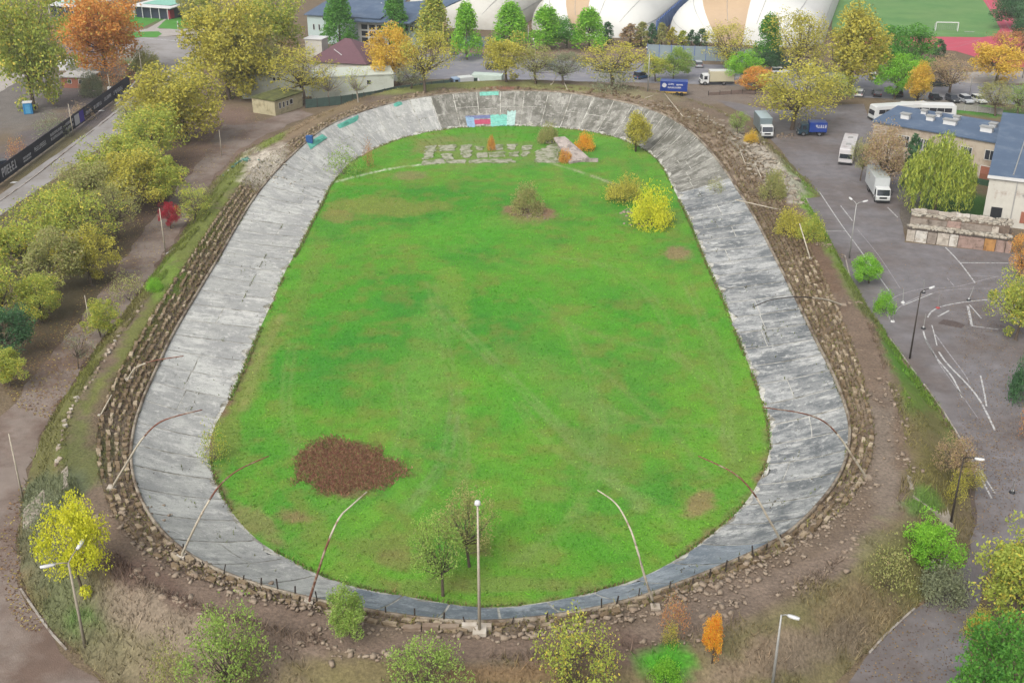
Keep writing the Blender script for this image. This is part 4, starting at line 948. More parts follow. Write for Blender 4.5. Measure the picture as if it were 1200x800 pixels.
T('green bush on the grass corner at the street junction', 172,52,84,30,'shrub','olive','shrub')
T('russet bush behind the left end of the banner fence', 22,158,186,26,'thin','rust','shrub')
T('grey scrub behind the middle of the banner fence', 62,128,160,40,'thin','grey_green','shrub')
T('low dark scrub beyond the banner fence by the kiosk', 95,118,140,34,'thin','brown','shrub')
T('dark trees at the top right corner beyond the running track', 1192,-14,34,40,'round','dark_green')
T('dark green tree in the corner right of the running track', 1206,10,66,36,'round','dark_green')
print('trees', len(TREES))

# ---------------------------------------------------------------- ground cover
def tufts(name, label, pts, hmin, hmax, wd, colr, m, seed=0, lean=.6, kind='stuff'):
    """single blades/stems, one triangle each"""
    r = np.random.default_rng(seed); n = len(pts); a = r.uniform(0, 6.28, n); h = r.uniform(hmin, hmax, n)
    dx, dy = np.cos(a), np.sin(a); tip = pts+np.stack([r.normal(size=n)*h*lean, r.normal(size=n)*h*lean, h], 1)
    w_ = wd*r.uniform(.5, 1.3, n); A = pts+np.stack([dx*w_/2, dy*w_/2, 0*a-.02], 1); B = pts-np.stack([dx*w_/2, dy*w_/2, 0*a+.02], 1)
    V = np.stack([A, B, tip], 1).reshape(-1, 3); me = np_mesh(name, V, np.arange(3*n).reshape(-1, 3), m, colr=np.repeat(colr, 3, axis=0)); o = link(name, me); tag(o, label, None, None, kind); return o
M_BLADE = bpy.data.materials.new('blade'); t_, n_, b_ = nodes(M_BLADE); at_ = n_.new('ShaderNodeAttribute'); at_.attribute_name = 'tint'
t_.links.new(at_.outputs['Color'], b_.inputs['Base Color']); b_.inputs['Roughness'].default_value = .8; b_.inputs['Specular IOR Level'].default_value = .1
trn = n_.new('ShaderNodeBsdfTranslucent'); t_.links.new(at_.outputs['Color'], trn.inputs['Color']); mxs = n_.new('ShaderNodeMixShader'); mxs.inputs[0].default_value = .35
t_.links.new(b_.outputs[0], mxs.inputs[1]); t_.links.new(trn.outputs[0], mxs.inputs[2]); t_.links.new(mxs.outputs[0], n_['Material Output'].inputs['Surface'])
# infield grass
Xt, Yt, fc = FIELD_COL; r = np.random.default_rng(5)
fi = r.integers(0, len(Xt), 120000); rad_i = (fi % nr)/nr; endm = np.isin(fi//nr, np.array([q for q in range(NR) if rays[q][2]])); keep = r.random(len(fi)) < np.where(endm, rad_i, .6); fi = fi[keep]
pp = np.stack([Xt[fi]+r.normal(size=len(fi))*.14, Yt[fi]+r.normal(size=len(fi))*.14, np.full(len(fi), .06)], 1)
cl_ = fc[fi]*r.uniform(1.15, 1.9, len(fi))[:, None]
tufts('grass', 'rough green grass blades and weeds over the infield', pp, .04, .12, .2, cl_, M_BLADE, 6, lean=1.6)
# leggy weeds on the banks and slopes
SR = np.array([[*surf(i/2, t)] for i in range(NI) for t in np.linspace(2.2, 4, 10)]).reshape(NI, 10, 3)
def bank_pts(n, tmin, tmax, cond, seed):
    r = np.random.default_rng(seed); ii = r.uniform(0, NI, n); t = r.uniform(tmin, tmax, n); u = (t-2.2)/1.8*9
    i0 = ii.astype(int) % NI; j0 = np.clip(u.astype(int), 0, 8); f = (u-j0)[:, None]; g = (ii-ii.astype(int))[:, None]
    p = (SR[i0, j0]*(1-f)+SR[i0, j0+1]*f)*(1-g)+(SR[(i0+1) % NI, j0]*(1-f)+SR[(i0+1) % NI, j0+1]*f)*g
    px, py = proj(p[:, 0], p[:, 1], p[:, 2]); k = cond(px, py)*(fbm(p[:, 0], p[:, 1], .3, seed) > .42); return p[k]
def bank_col(p, lo, seed):
    r = np.random.default_rng(seed); pal = np.array([col(*c) for c in lo]); k = r.integers(0, len(pal), len(p)); return pal[k]*r.uniform(1.0, 2.0, len(p))[:, None]
p = bank_pts(90000, 2.75, 4, lambda x, y: y > 560, 31); base = np.tile(np.array(col(126,116,80)), (len(p), 1)); base = blobs(p[:, 0], p[:, 1], p[:, 2], base, BANK, seed=2, rag=.55)
r = np.random.default_rng(8); tufts('brush', 'dry straw and olive brush on the near slopes', p+np.array([0, 0, .02]), .25, .8, .10, base*r.uniform(.9, 2.3, len(p))[:, None], M_BLADE, 9, lean=.45)
p = bank_pts(60000, 2.85, 4, lambda x, y: (y < 560) & (y > 100), 32); base = np.tile(np.array(col(128,124,78)), (len(p), 1)); base = blobs(p[:, 0], p[:, 1], p[:, 2], base, BANK, seed=2, rag=.55)
tufts('grass', 'olive grass on the side banks', p, .15, .45, .12, base*r.uniform(.9, 2.2, len(p))[:, None], M_BLADE, 10, lean=.5)
# weeds between the seat blocks and on the inner edge of the track
pw = []; 
for _ in range(16000):
    i = r.uniform(0, NR); t = r.uniform(1.04, 2.0); q = surf(i, t); pw.append(tuple(q))
pw = np.array(pw); tufts('weeds', 'brown weeds between the terrace blocks', pw+np.array([0, 0, .05]), .12, .4, .12, bank_col(pw, [(128,110,80),(108,92,66),(140,134,80),(112,116,64)], 3), M_BLADE, 11)
pw = []
for _ in range(11000):
    i = r.uniform(0, NR); d = abs(r.normal())*.25; q = surf(i, 0); o_ = rays[int(i)][1]; pw.append((q.x+o_.x*(d*.8-.15), q.y+o_.y*(d*.8-.15), .08))
pw = np.array(pw); k = fbm(pw[:, 0], pw[:, 1], .25, 40) > .45; pw = pw[k]; tufts('weeds', 'ragged weeds along the inner edge of the concrete', pw, .1, .35, .15, bank_col(pw, [(110,150,60),(96,140,56),(140,128,80),(120,108,80)], 4), M_BLADE, 12)
pw = []
for _ in range(5000):
    i = r.uniform(0, NR); q = surf(i, r.choice([r.uniform(0, 1), .99, .4])); pw.append(tuple(q))
pw = np.array(pw); k = fbm(pw[:, 0], pw[:, 1], .4, 41) > .62; pw = pw[k]; tufts('weeds', 'weeds rooted in the slab joints', pw+np.array([0, 0, .04]), .08, .3, .12, bank_col(pw, [(110,112,80),(96,90,70),(120,132,70)], 5), M_BLADE, 13)
# reddish dead weed patch
ang = r.uniform(0, 6.28, 26000); rad_ = np.sqrt(r.uniform(0, 1, 26000))*r.choice([1, 1, 1, 1.1], 26000); wob = 1+.09*np.sin(3*ang+1)+.06*np.sin(7*ang+2)+.05*np.sin(13*ang)
qx = 405+61*rad_*np.cos(ang)*wob; qy = 547+29*rad_*np.sin(ang)*wob+4*np.cos(ang)
qq = np.array([[*P(x, y)] for x, y in zip(qx, qy)]); qq[:, :2] += r.normal(size=(len(qq), 2))*.3
kk = fbm(qq[:, 0], qq[:, 1], .5, 61) > .27+.16*np.clip(rad_-.7, 0, 1)*3.4; qq = qq[kk]
tufts('dead_weeds', 'reddish brown patch of dead weeds on the infield', qq+np.array([0, 0, .02]), .04, .22, .16, bank_col(qq, [(150,104,86),(132,94,74),(164,122,98),(120,88,70),(150,124,92),(140,88,76),(130,134,78)], 6), M_BLADE, 14, lean=.9)
# fallen leaves and litter on roads and soil
def litter(label, zones, pal, n, seed, size=.16):
    r = np.random.default_rng(seed); pts = []
    for cx, cy, rx, ry, rot, w_ in zones:
        k = int(n*w_); a = r.uniform(0, 6.28, k); q = np.sqrt(r.uniform(0, 1, k)); u = q*np.cos(a)*rx; v = q*np.sin(a)*ry; c, s__ = math.cos(R(rot)), math.sin(R(rot))
        for x, y in zip(cx+u*c-v*s__, cy+u*s__+v*c):
            p = P(x, y); z = land_z(p.x, p.y)
            if z > .3: continue
            pts.append((p.x, p.y, .03))
    pts = np.array(pts); V, Fq = leaves(pts, size, r, up=4.0); V[:, 2] = np.maximum(V[:, 2], .025)
    cc = np.repeat(bank_col(pts, pal, seed), 4, axis=0); o = link('fallen_leaves', np_mesh('fallen_leaves', V, Fq, M_BLADE, colr=cc)); tag(o, label, None, None, 'stuff')
litter('fallen brown leaves over the right yard and road', [(1170,450,50,130,0,.4),(1160,350,60,60,0,.12),(1150,560,50,70,0,.2),(1080,740,90,60,-35,.15),(1060,300,60,60,0,.05),(960,170,90,50,0,.08)], [(110,88,74),(138,112,80),(104,86,76),(150,130,88)], 6500, 21, .12)
litter('fallen leaves under the avenue and along the dirt track', [(170,270,160,30,-57,.4),(60,430,60,60,-50,.3),(250,165,60,30,-30,.15),(40,650,40,90,0,.15)], [(120,92,72),(150,120,80),(108,86,72),(176,160,90)], 9000, 22)

# ---------------------------------------------------------------- leaning arched lamp posts of the old velodrome
M_RUST = mat('rusty_steel', col(132,84,66), rough=.8, var=.35, scale=2.5, grime=(col(176,160,140), 1.2, .5, .62))
M_POSTL = mat('pale_post_paint', col(206,196,176), rough=.7, var=.2, scale=2, grime=(col(140,104,80), .9, .55, .68))
M_GALV = mat('galvanised_steel', col(190,190,186), rough=.5, var=.12, metal=.3)
M_WHITE = mat('white_paint', col(238,238,236), rough=.45, var=.04); M_DARK = mat('dark_plastic', col(48,50,54), rough=.5, var=.1)
M_IRON = mat('dark_iron', col(70,62,56), rough=.8, var=.3)
ARCH = 'arched steel posts leaning over the track'
def arched(label, pts, H=8.5, rustm=M_RUST, r=.095, top_m=None):
    """pts: (px, py) from the foot to the tip; the heights along the arch grow with the length"""
    b = G(*pts[0]); n = len(pts); W = [b]
    fr = [0]; 
    for a, c in zip(pts[:-1], pts[1:]): fr.append(fr[-1]+math.hypot(c[0]-a[0], c[1]-a[1]))
    for (x, y), f in list(zip(pts, fr))[1:]:
        k = f/fr[-1]; z = b.z+H*(1-(1-k)**1.9); W.append(P(x, y, z))
    W = [Vector(q) for q in spline([tuple(q) for q in W], 5)]
    e = empty('arched_post', tuple(b), 0, label, 'post', ARCH); L = [q-b for q in W]; L[0].z -= .3; k = int(len(L)*.45)
    rad = [r*(1.15-.65*i/(len(L)-1)) for i in range(len(L))]
    MB().tube(L[:k+1], rad[:k+1], 7).build('shaft', top_m or M_POSTL, e, True); MB().tube(L[k:], [q*.98 for q in rad[k:]], 7).build('arm', rustm, e, True)
    MB().box(-.35, .35, -.35, .35, -.2, .18).build('footing', M_RUBBLE, e)
    return e
arched('arched post on the right bank whose dark red arm reaches furthest over the pale slabs', [(1016,560),(1000,536),(984,512),(966,494),(940,484),(893,477)])
arched('arched rusty post at the near right bend crossing from bank to grass', [(920,642),(902,610),(882,576),(858,553),(818,534)])
arched('pale slender arched post right of the central lamp', [(768,712),(757,680),(747,645),(738,618),(722,590),(700,574)], top_m=M_POSTL, rustm=M_POSTL)
arched('arched post with a yellowish top pointing at the dead weed patch', [(362,706),(372,672),(384,636),(398,606),(412,592),(430,576)], rustm=M_POSTL, top_m=M_RUST)
arched('arched post at the near left bend with its pale tip above the grass edge', [(212,653),(228,618),(243,590),(258,568),(280,550),(315,534)])
arched('dark arched post on the left bank reaching over the white slabs', [(131,572),(150,540),(166,515),(185,496),(208,487),(237,480)], rustm=M_RUST)
arched('short arched arm sticking out of the left terrace near the old stone line', [(150,445),(158,432),(175,424),(195,420),(215,417)], 6)
arched('arched post lying low across the middle of the right terrace', [(988,358),(972,352),(955,349),(933,348),(905,351),(882,360)], 5.5, rustm=M_IRON)
def pole_between(name, label, cat, a, b, za, zb, r=.09, m=M_POSTL, group=None):
    A = P(*a, 0) if za is None else None; A = G(*a) if za is None else P(a[0], a[1], za); B = P(b[0], b[1], zb)
    e = empty(name, tuple(A), 0, label, cat, group); MB().tube([(0,0,-.2), B-A], [r, r*.75], 7).build('shaft', m, e, True); MB().tube([(0,0,-.25),(0,0,.12)], [r*2.2, r*2], 8).build('footing', M_RUBBLE, e); return e
FP = 'straight posts tilting and fallen on the banks'
pole_between('leaning_post','pale leaning post between the yellow bush and the bare soil of the right bank','post',(950,303),(937,262),None,6.2,.1,M_POSTL,FP)
pole_between('leaning_post','pale post lying across the white slabbed end of the right terrace','post',(918,246),(862,234),None,3.6,.1,M_POSTL,FP)
pole_between('leaning_post','broken post leaning in the rubble below the blue grey truck','post',(874,192),(867,176),None,4.2,.09,M_POSTL,FP)
pole_between('leaning_post','broken post leaning by the ochre bush under the white rubble','post',(893,208),(886,195),None,4.0,.09,M_POSTL,FP)
pole_between('leaning_post','longest fallen post in front of the blue lorry trailer','post',(802,138),(779,110),None,5.4,.1,M_POSTL,FP)
pole_between('leaning_post','short fallen post left of the blue lorry trailer','post',(771,109),(756,115),None,4.6,.09,M_POSTL,FP)
pole_between('leaning_post','thin leaning post at the left edge of the left terrace','post',(116,487),(131,462),None,5.0,.08,M_POSTL,FP)
pole_between('leaning_post','left leg of the two crossed poles on the far rim','post',(646,99),(656,84),None,6.0,.09,M_POSTL,FP)
pole_between('leaning_post','right leg of the two crossed poles on the far rim','post',(665,105),(656,84),None,6.1,.09,M_POSTL,FP)
pole_between('leaning_post','fallen white pole on the grass below the crimson tree','post',(192,298),(207,289),None,.5,.1,M_WHITE,FP)
pole_between('leaning_post','small fallen timber crossing the end of the dirt kerb','post',(117,533),(122,500),None,.3,.05,M_POSTL,FP)
def lamp(label, base, top, arms=(), r=.09, m=M_GALV, headm=M_WHITE, name='street_lamp', cat='street lamp', group='lamp posts', hl=.8, z0=None):
    """upright lamp: height from the pixel gap; arms = list of head pixels (at lamp-top height)"""
    b = G(*base); s_ = ppm(*base, b.z); H = (base[1]-top[1])/(s_*math.cos(math.atan2(CAM_H-b.z, b.y)))
    # match the height so that the top lands on the traced pixel
    for _ in range(6):
        px, py = proj(b.x, b.y, b.z+H); H += (py-top[1])/(s_*.9)
    e = empty(name, tuple(b), 0, label, cat, group)
    MB().tube([(0,0,-.2),(0,0,H*.5),(0,0,H)], [r*1.3, r, r*.65], 8).build('pole', m, e, True)
    for ax, ay in arms:
        q = P(ax, ay, b.z+H+.25)-b; d = Vector((q.x, q.y, 0)); dn = d.normalized() if d.length else Vector((1,0,0))
        MB().tube([(0,0,H-.05), Vector((0,0,H+.15))+d*.3, q-dn*hl*.4], [.05, .045, .04], 6).build('arm', m, e, True)
        M = Matrix.Translation(q)@Matrix.Rotation(math.atan2(dn.y, dn.x), 4, 'Z')@Matrix.Rotation(-.15, 4, 'Y')
        h = MB(); prof = [(-hl*.5,.10),(-hl*.3,.17),(hl*.15,.19),(hl*.5,.10)]; 
        V = []; 
        for x, wv in prof: V += [M@Vector((x, -wv, -.03)), M@Vector((x, -wv*.7, .1)), M@Vector((x, wv*.7, .1)), M@Vector((x, wv, -.03))]
        Fq = [(0,1,2,3)]+[(4*i+k, 4*i+4+k, 4*i+4+(k+1)%4, 4*i+(k+1)%4) for i in range(3) for k in range(4)]+[(15,14,13,12)]
        h.add(V, Fq).build('lamp_head', headm, e, True)
    return e
lamp('double headed lamp in front of the lemon yellow tree', (100,757), (77,659), [(56,663),(94,638)], .11, mat('lamp_pole_beige', col(186,176,158), var=.15), hl=1.1)
l = lamp('tall white central lamp standing at the near rim of the track', (562,742), (563,592), (), .10, M_POSTL); 
MB().tube([(0,0,0),(0,0,.12),(0,0,.34),(0,0,.42)], [.12,.24,.2,.05], 10).build('lamp_globe', M_WHITE, l, True).location = (0, 0, l.children[0].dimensions.z-.2 if False else max(v.co.z for v in l.children[0].data.vertices))
MB().box(-.5, .5, -.5, .5, -.2, .35).build('plinth', M_RUBBLE, l)
lamp('single headed lamp at the lower right with dark upper pole', (904,812), (916,720), [(930,723)], .10, M_GALV, hl=.9)
lamp('single headed lamp beside the right staircase facing the yard', (1113,618), (1134,536), [(1148,538)], .09, M_IRON, hl=.8)
lamp('single headed lamp over the curved course lines', (1066,420), (1078,342), [(1092,337)], .09, M_IRON, hl=.8)
lamp('double headed lamp in the yard near the kerb corner', (995,303), (1000,239), [(1014,236),(997,233)], .08, M_GALV, hl=.8)
lamp('yellow lamp post by the large yellow tree on the street', (520,62), (518,26), (), .14, mat('yellow_post_paint', col(214,204,96), var=.1))
lamp('pale lamp post at the far rim left of the crossed poles', (627,97), (626,60), [(625,46)], .1, M_POSTL, hl=.6)
lamp('tall grey lamp at the far rim beside the blue car', (759,107), (758,62), [(758,56)], .11, M_GALV, hl=.7)
lamp('thin tall pole between the green street trees', (619,60), (618,30), (), .08, M_GALV)
lamp('bent pole at the left edge of the dirt road', (27,585), (8,508), (), .08, M_POSTL, name='pole', cat='pole')
lamp('leaning pole beside the crimson tree', (194,296), (189,244), (), .08, M_POSTL, name='pole', cat='pole')
lamp('bare pole stump with the orange topped bush', (106,385), (104,346), (), .07, M_POSTL, name='pole', cat='pole')
lamp('pole by the dirt track below the avenue end', (260,182), (257,152), (), .06, M_POSTL, name='pole', cat='pole')
lamp('dark capped pole over the purple part of the banner fence', (86,158), (78,122), (), .09, M_POSTL, name='pole', cat='pole')
lamp('pole carrying a white box beside the two pedestrians', (131,119), (125,87), (), .09, M_POSTL, name='pole', cat='pole')
lamp('pole at the end of the banner fence beside the grass corner', (168,97), (161,60), [(151,76)], .09, M_POSTL, name='pole', cat='pole', hl=.3)
lamp('pole behind the parked silver cars', (1136,112), (1139,84), (), .08, M_GALV, name='pole', cat='pole')
lamp('thin pole on the lawn by the teal roofed pavilion', (209,36), (207,25), (), .12, M_WHITE, name='pole', cat='pole')
lamp('tall pole beside the white block of the sports hall', (458,48), (450,8), [(447,4)], .1, M_GALV, hl=.5)
lamp('pole before the white building by the bare trees', (300,82), (299,60), (), .06, M_GALV, name='pole', cat='pole')
lamp('thin post at the right edge of the running track', (1198,92), (1196,62), (), .1, M_GALV, name='pole', cat='pole')
# course markers of the yard
CM = 'marker stakes with round weights on the course'
for (bx, by), (tx, ty), c_, l_ in (((1058,355),(1059,338),'w','marker stake on the outer curved line nearest the bush'),((1046,377),(1048,366),'w','short marker stake left of the lamp pole'),((1082,385),(1085,368),'d','dark footed marker stake at the top of the slalom lines'),((1082,343),(1083,328),'d','marker stake behind the lamp over the curve'),((1135,352),(1141,336),'d','leaning black footed stake at the crossing lines'),((1099,361),(1101,346),'r','marker stake with a red foot'),((1186,577),(1189,562),'d','marker stake in the lower yard'),((941,224),(942,214),'w','marker stake at the kerb corner')):
    b = P(bx, by); t = P(tx, ty, 1.9); e = empty('marker_stake', tuple(b), 0, l_, 'marker', CM)
    q = Vector((t.x-b.x, t.y-b.y, 1.9)); q = Vector((max(-1.2, min(1.2, q.x)), max(-1, min(1, q.y)), 1.9)); MB().tube([(0,0,0), q], [.05, .045], 6).build('stake', M_GALV, e)
    MB().tube([(0,0,0),(0,0,.14),(0,0,.2)], [.3,.26,.1], 10).build('weight', {'w': M_WHITE, 'd': M_DARK, 'r': mat('red_weight', col(190,90,90))}[c_], e, True)
    if c_ != 'r': MB().tube([(0,0,.2),(0,0,.32)], [.12,.1], 8).build('collar', M_WHITE, e)
e = empty('drain_cover', tuple(P(1115,379)), R(-28)); e['kind'] = 'structure'; e['label'] = 'dark sunken patch in the asphalt'
m = MB(); m.slab([(-1.5,-.8),(1.3,-.9),(1.6,.3),(.4,.9),(-1.1,.8)], .005, .03); m.build('patch', mat('dark_patch', col(96,84,80), var=.4, scale=3), e)
# iron stubs along the near rim
ST_M = MB().box(-.05, .05, -.04, .04, -.2, 1.0).mesh('stub', M_IRON); n_ = 0
for px0, pxs in (('near left bend', [(215,648),(240,664),(262,674),(285,682),(306,688),(326,693),(346,698),(372,705),(390,712)]), ('near middle', [(452,720),(486,724),(520,728),(545,731),(600,730),(640,725),(676,719)]), ('near right bend', [(705,713),(722,710),(748,702),(784,692),(812,684),(832,676),(850,668),(866,660),(882,652),(898,643),(915,632)])):
    for x, y in pxs:
        g = G(x, y); o = bpy.data.objects.new('fence_stub', ST_M); C.objects.link(o); o.location = g; o.rotation_euler = (random.gauss(0, .12), random.gauss(0, .12), random.uniform(0, 3)); k = random.uniform(.5, 1.15); o.scale = (1, 1, k)
        tag(o, 'short rusty iron stub of the old railing on the rim, along the '+px0, 'railing stub', 'railing stubs '+px0)
# broken wall posts at the near centre
bw = empty('rim_wall', tuple(G(530, 738)), 0, 'low pale wall remnant left of the central lamp at the near rim', 'wall remnant'); 
for i, (x, w_) in enumerate(((-3.6,1.3),(-2.2,1.2),(-.9,1.4),(.7,1.1),(1.9,1.0))): MB().box(x, x+w_, -.25+.04*i, .2+.04*i, -.3, .35+.1*(i % 2)).build('wall_block', M_RUBBLE, bw)

# ---------------------------------------------------------------- collapsed canopy and paved pad on the infield
M_PAD = mat('pad_concrete', col(184,182,162), var=.25, scale=1.5, grime=(col(120,134,84), .7, .46, .56))
pad = empty('paved_pad', tuple(P(575,180))); pad['kind'] = 'structure'; pad['label'] = 'row of broken concrete pads in the grass before the far banking'
def padpoly(pts, m=M_PAD, h=.06):
    W = ngon(pts, 0, .35, .7, len(pts)+int(pts[0][0])); MB().slab([(a-pad.location.x, b-pad.location.y) for a, b, _ in W], -.02, .09+h).build('pad_slab', m, pad)
for pts in ([(500,172),(512,171),(508,185),(496,188)],[(514,171),(534,170),(534,177),(516,178)],[(540,171),(553,170),(551,186),(541,184)],[(518,181),(530,181),(532,187),(516,188)],[(496,189),(520,187),(522,192),(494,194)],
            [(556,172),(566,172),(566,176),(557,176)],[(560,180),(570,179),(571,185),(560,186)],[(574,171),(590,170),(589,176),(574,177)],[(572,180),(590,178),(592,184),(573,185)],[(594,170),(606,169),(604,176),(596,176)],[(596,180),(608,178),(609,184),(597,184)],
            [(612,172),(624,171),(622,176),(613,177)],[(612,179),(620,178),(618,184),(611,184)],[(628,178),(652,168),(656,191),(626,191)],[(524,188),(545,188),(545,192),(524,192)],[(550,188),(600,187),(604,191),(550,192)],[(640,166),(650,165),(650,168),(640,169)]):
    padpoly(pts)
can = empty('collapsed_canopy', tuple(P(671,190)), 0, 'collapsed concrete canopy tilted on pillars at the end of the paved pad', 'canopy')
ol = can.location
def LP_(x, y, z): return P(x, y, z)-ol
a, b_, c_, d_ = LP_(649,161,3.4), LP_(662,160,3.4), LP_(692,186,.5), LP_(667,190,.4)
M_CAN = mat('canopy_concrete', col(196,184,176), var=.2, scale=1, grime=(col(146,136,128), .6, .48, .6)); th = Vector((0, 0, -.35))
MB().add([a, b_, c_, d_, a+th, b_+th, c_+th, d_+th], [(3,2,1,0),(4,5,6,7),(0,1,5,4),(1,2,6,5),(2,3,7,6),(3,0,4,7)]).build('roof_slab', M_CAN, can)
for x, y in ((653,187),(658,188),(663,189),(668,190),(655,178)): q = LP_(x, y, 0); MB().box(q.x-.13, q.x+.13, q.y-.13, q.y+.13, -.1, 2.3-(x-653)*.08).build('pillar', M_PAD, can)
q = LP_(684,190,0); MB().box(q.x-2.2, q.x+2.6, q.y-.15, q.y+.15, 0, .7).build('fallen_beam', M_CAN, can)
scatter_rubble('rubble', 'brick and concrete rubble round the olive bush on the infield', [(626,252,1.2,1.0,90,0),(614,250,1,.8,40,0)], M_RUBBLE, (.1, .35), 8)
scatter_rubble('rubble', 'grey rubble beneath the bright pair of bushes', [(740,250,1.2,.8,60,0),(760,264,2,.4,40,0)], M_RUBBLE, (.1, .4), 9)
scatter_rubble('rubble', 'rubble heap beside the spreading yard tree', [(920,160,1.2,.8,50,0),(900,168,1.5,.4,20,0)], M_RUBBLE, (.1, .5), 10)

# graffiti low on the far banking
def graffito(name, label, x0, x1, y0, y1, m, seed):
    """painted shapes lying on the slab surface"""
    r = random.Random(seed); best = []
    i0 = min(range(NR), key=lambda i: abs(proj(*surf(i, .3))[0]-x0) if surf(i, .3).y > C2.y else 1e9); i1 = min(range(NR), key=lambda i: abs(proj(*surf(i, .3))[0]-x1) if surf(i, .3).y > C2.y else 1e9)
    def tt(x, y):
        i = min(range(NS, NS+NE), key=lambda i: abs(proj(*surf(i, .3))[0]-x)); return min(range(0, 41), key=lambda k: abs(proj(*surf(i, k/40))[1]-y))/40
    t0, t1 = tt((x0+x1)/2, y1), tt((x0+x1)/2, y0); n = 7; V = []; Fq = []
    for k in range(n+1):
        i = i0+(i1-i0)*k/n
        for q in range(4):
            p = surf(i, t0+(t1-t0)*(q/3+r.uniform(-.06, .06))); V.append((p.x, p.y, p.z+.04))
    for k in range(n):
        for q in range(3): Fq.append((k*4+q, k*4+q+1, k*4+q+5, k*4+q+4))
    me = MB().add(V, Fq).mesh('paint', m)
    if me.polygons[0].normal.z < 0: me.flip_normals()
    o = link(name, me); o.parent = velo; o['label'] = label
graffito('graffiti', 'pale blue sprayed lettering on the far banking', 547,557,137,149, mat('spray_pale_blue', col(150,184,210), var=.3, scale=2), 1)
graffito('graffiti', 'crimson sprayed tag on the far banking', 557,574,140,146, mat('spray_crimson', col(196,84,112), var=.2, scale=2), 2)
graffito('graffiti', 'violet sprayed edge over the crimson tag', 549,572,135,139, mat('spray_violet', col(120,128,170), var=.4, scale=2), 3)
graffito('graffiti', 'turquoise sprayed panel on the far banking', 575,591,135,148, mat('spray_turquoise', col(132,208,190), var=.3, scale=2), 4)
graffito('graffiti', 'white and mint sprayed letters right of the turquoise panel', 593,604,131,148, mat('spray_mint', col(186,220,212), var=.3, scale=2), 5)
graffito('graffiti', 'small dark blue tag under the mint letters', 595,601,144,148, mat('spray_navy', col(80,90,130), var=.3, scale=2), 6)
graffito('graffiti', 'short turquoise tag at the top of the far rim', 569,580,108,112, mat('spray_turquoise', col(132,208,190)), 7)
for k, (x, y, w_) in enumerate(((577,137,3),(583,137,3),(588,136,3),(577,144,4),(585,144,5))): graffito('graffiti', None, x, x+w_, y, y+4, mat('spray_mint', col(186,220,212)) if k % 2 else mat('spray_teal', col(80,170,150), var=.2), 20+k) 
# blue container, tarps and scrap near the upper left rim
M_TEAL = mat('teal_tarpaulin', col(104,188,168), var=.25, scale=1.5, bump=.5)
def tarp(label, pts, seed, h=.5, m=M_TEAL):
    c = G(*pts[0]); r = random.Random(seed); n = 6; V = []; A, B, Cc, D = [G(*q) for q in pts]
    for i in range(n+1):
        for j in range(n+1):
            u, v = i/n, j/n; p = A.lerp(B, u).lerp(D.lerp(Cc, u), v); V.append((p.x-c.x, p.y-c.y, p.z-c.z+.05+h*math.sin(math.pi*u)*math.sin(math.pi*v)*r.uniform(.3, 1)))
    me = MB().add(V, [(i*(n+1)+j, (i+1)*(n+1)+j, (i+1)*(n+1)+j+1, i*(n+1)+j+1) for i in range(n) for j in range(n)]).mesh('tarpaulin', m)
    if me.polygons[0].normal.z < 0: me.flip_normals()
    o = link('tarpaulin', me); o.location = c; tag(o, label, 'tarpaulin'); md = o.modifiers.new('s', 'SOLIDIFY'); md.thickness = .03
tarp('long teal tarpaulin on the upper left rim', [(394,148),(420,136),(420,142),(398,152)], 1)
tarp('teal tarpaulin around the small blue container', [(360,168),(378,158),(384,163),(364,176)], 2)
tarp('small teal tarpaulin on the far rim left of the graffiti', [(459,124),(470,119),(472,123),(462,127)], 3)
tarp('green netting lying on top of the stone wall', [(1146,258),(1165,252),(1172,262),(1152,264)], 4, .3, mat('green_net', col(96,176,140), var=.3, scale=2))
o = MB().box(-.6, .6, -.5, .5, 0, 1.3).build('storage_bin', mat('blue_bin_paint', col(44,96,160), var=.15), None, bevel=.05); o.location = G(363, 168); tag(o, 'small bright blue bin on the upper left rim', 'bin')
heap = [(285,188,1.3,.5,36,0)]
scatter_rubble('scrap_heap', 'green and dark scrap dumped at the bend of the dirt track', heap, mat('green_scrap', col(96,140,124), var=.4, scale=2), (.2, .6), 12)

# ---------------------------------------------------------------- buildings
M_GLASS = mat('window_glass', col(52,58,66), rough=.15, var=.1, spec=.6); M_FRAME = mat('window_frame_paint', col(226,224,218), rough=.5, var=.05)
def frame_of(A, B):
    d = (B-A); return math.atan2(d.y, d.x), d.length
def window(x, y, z, w_, h_, par, ang=0, m=M_GLASS, fm=M_FRAME, nm='window', bars=True):
    """window in a wall facing -y (or turned by ang): frame proud of the wall, pane just behind it"""
    M = Matrix.Translation((x, y, z))@Matrix.Rotation(ang, 4, 'Z'); f = .09; fr = MB()
    for b in ((-w_/2-f, w_/2+f, -h_/2-f, -h_/2), (-w_/2-f, w_/2+f, h_/2, h_/2+f), (-w_/2-f, -w_/2, -h_/2, h_/2), (w_/2, w_/2+f, -h_/2, h_/2)): fr.box(b[0], b[1], -.07, .02, b[2], b[3], M)
    if bars and w_ > .9: fr.box(-.04, .04, -.06, .02, -h_/2, h_/2, M)
    o = fr.build(nm, fm, par); MB().box(-w_/2, w_/2, -.03, .02, -h_/2, h_/2, M).build('pane', m, o); return o
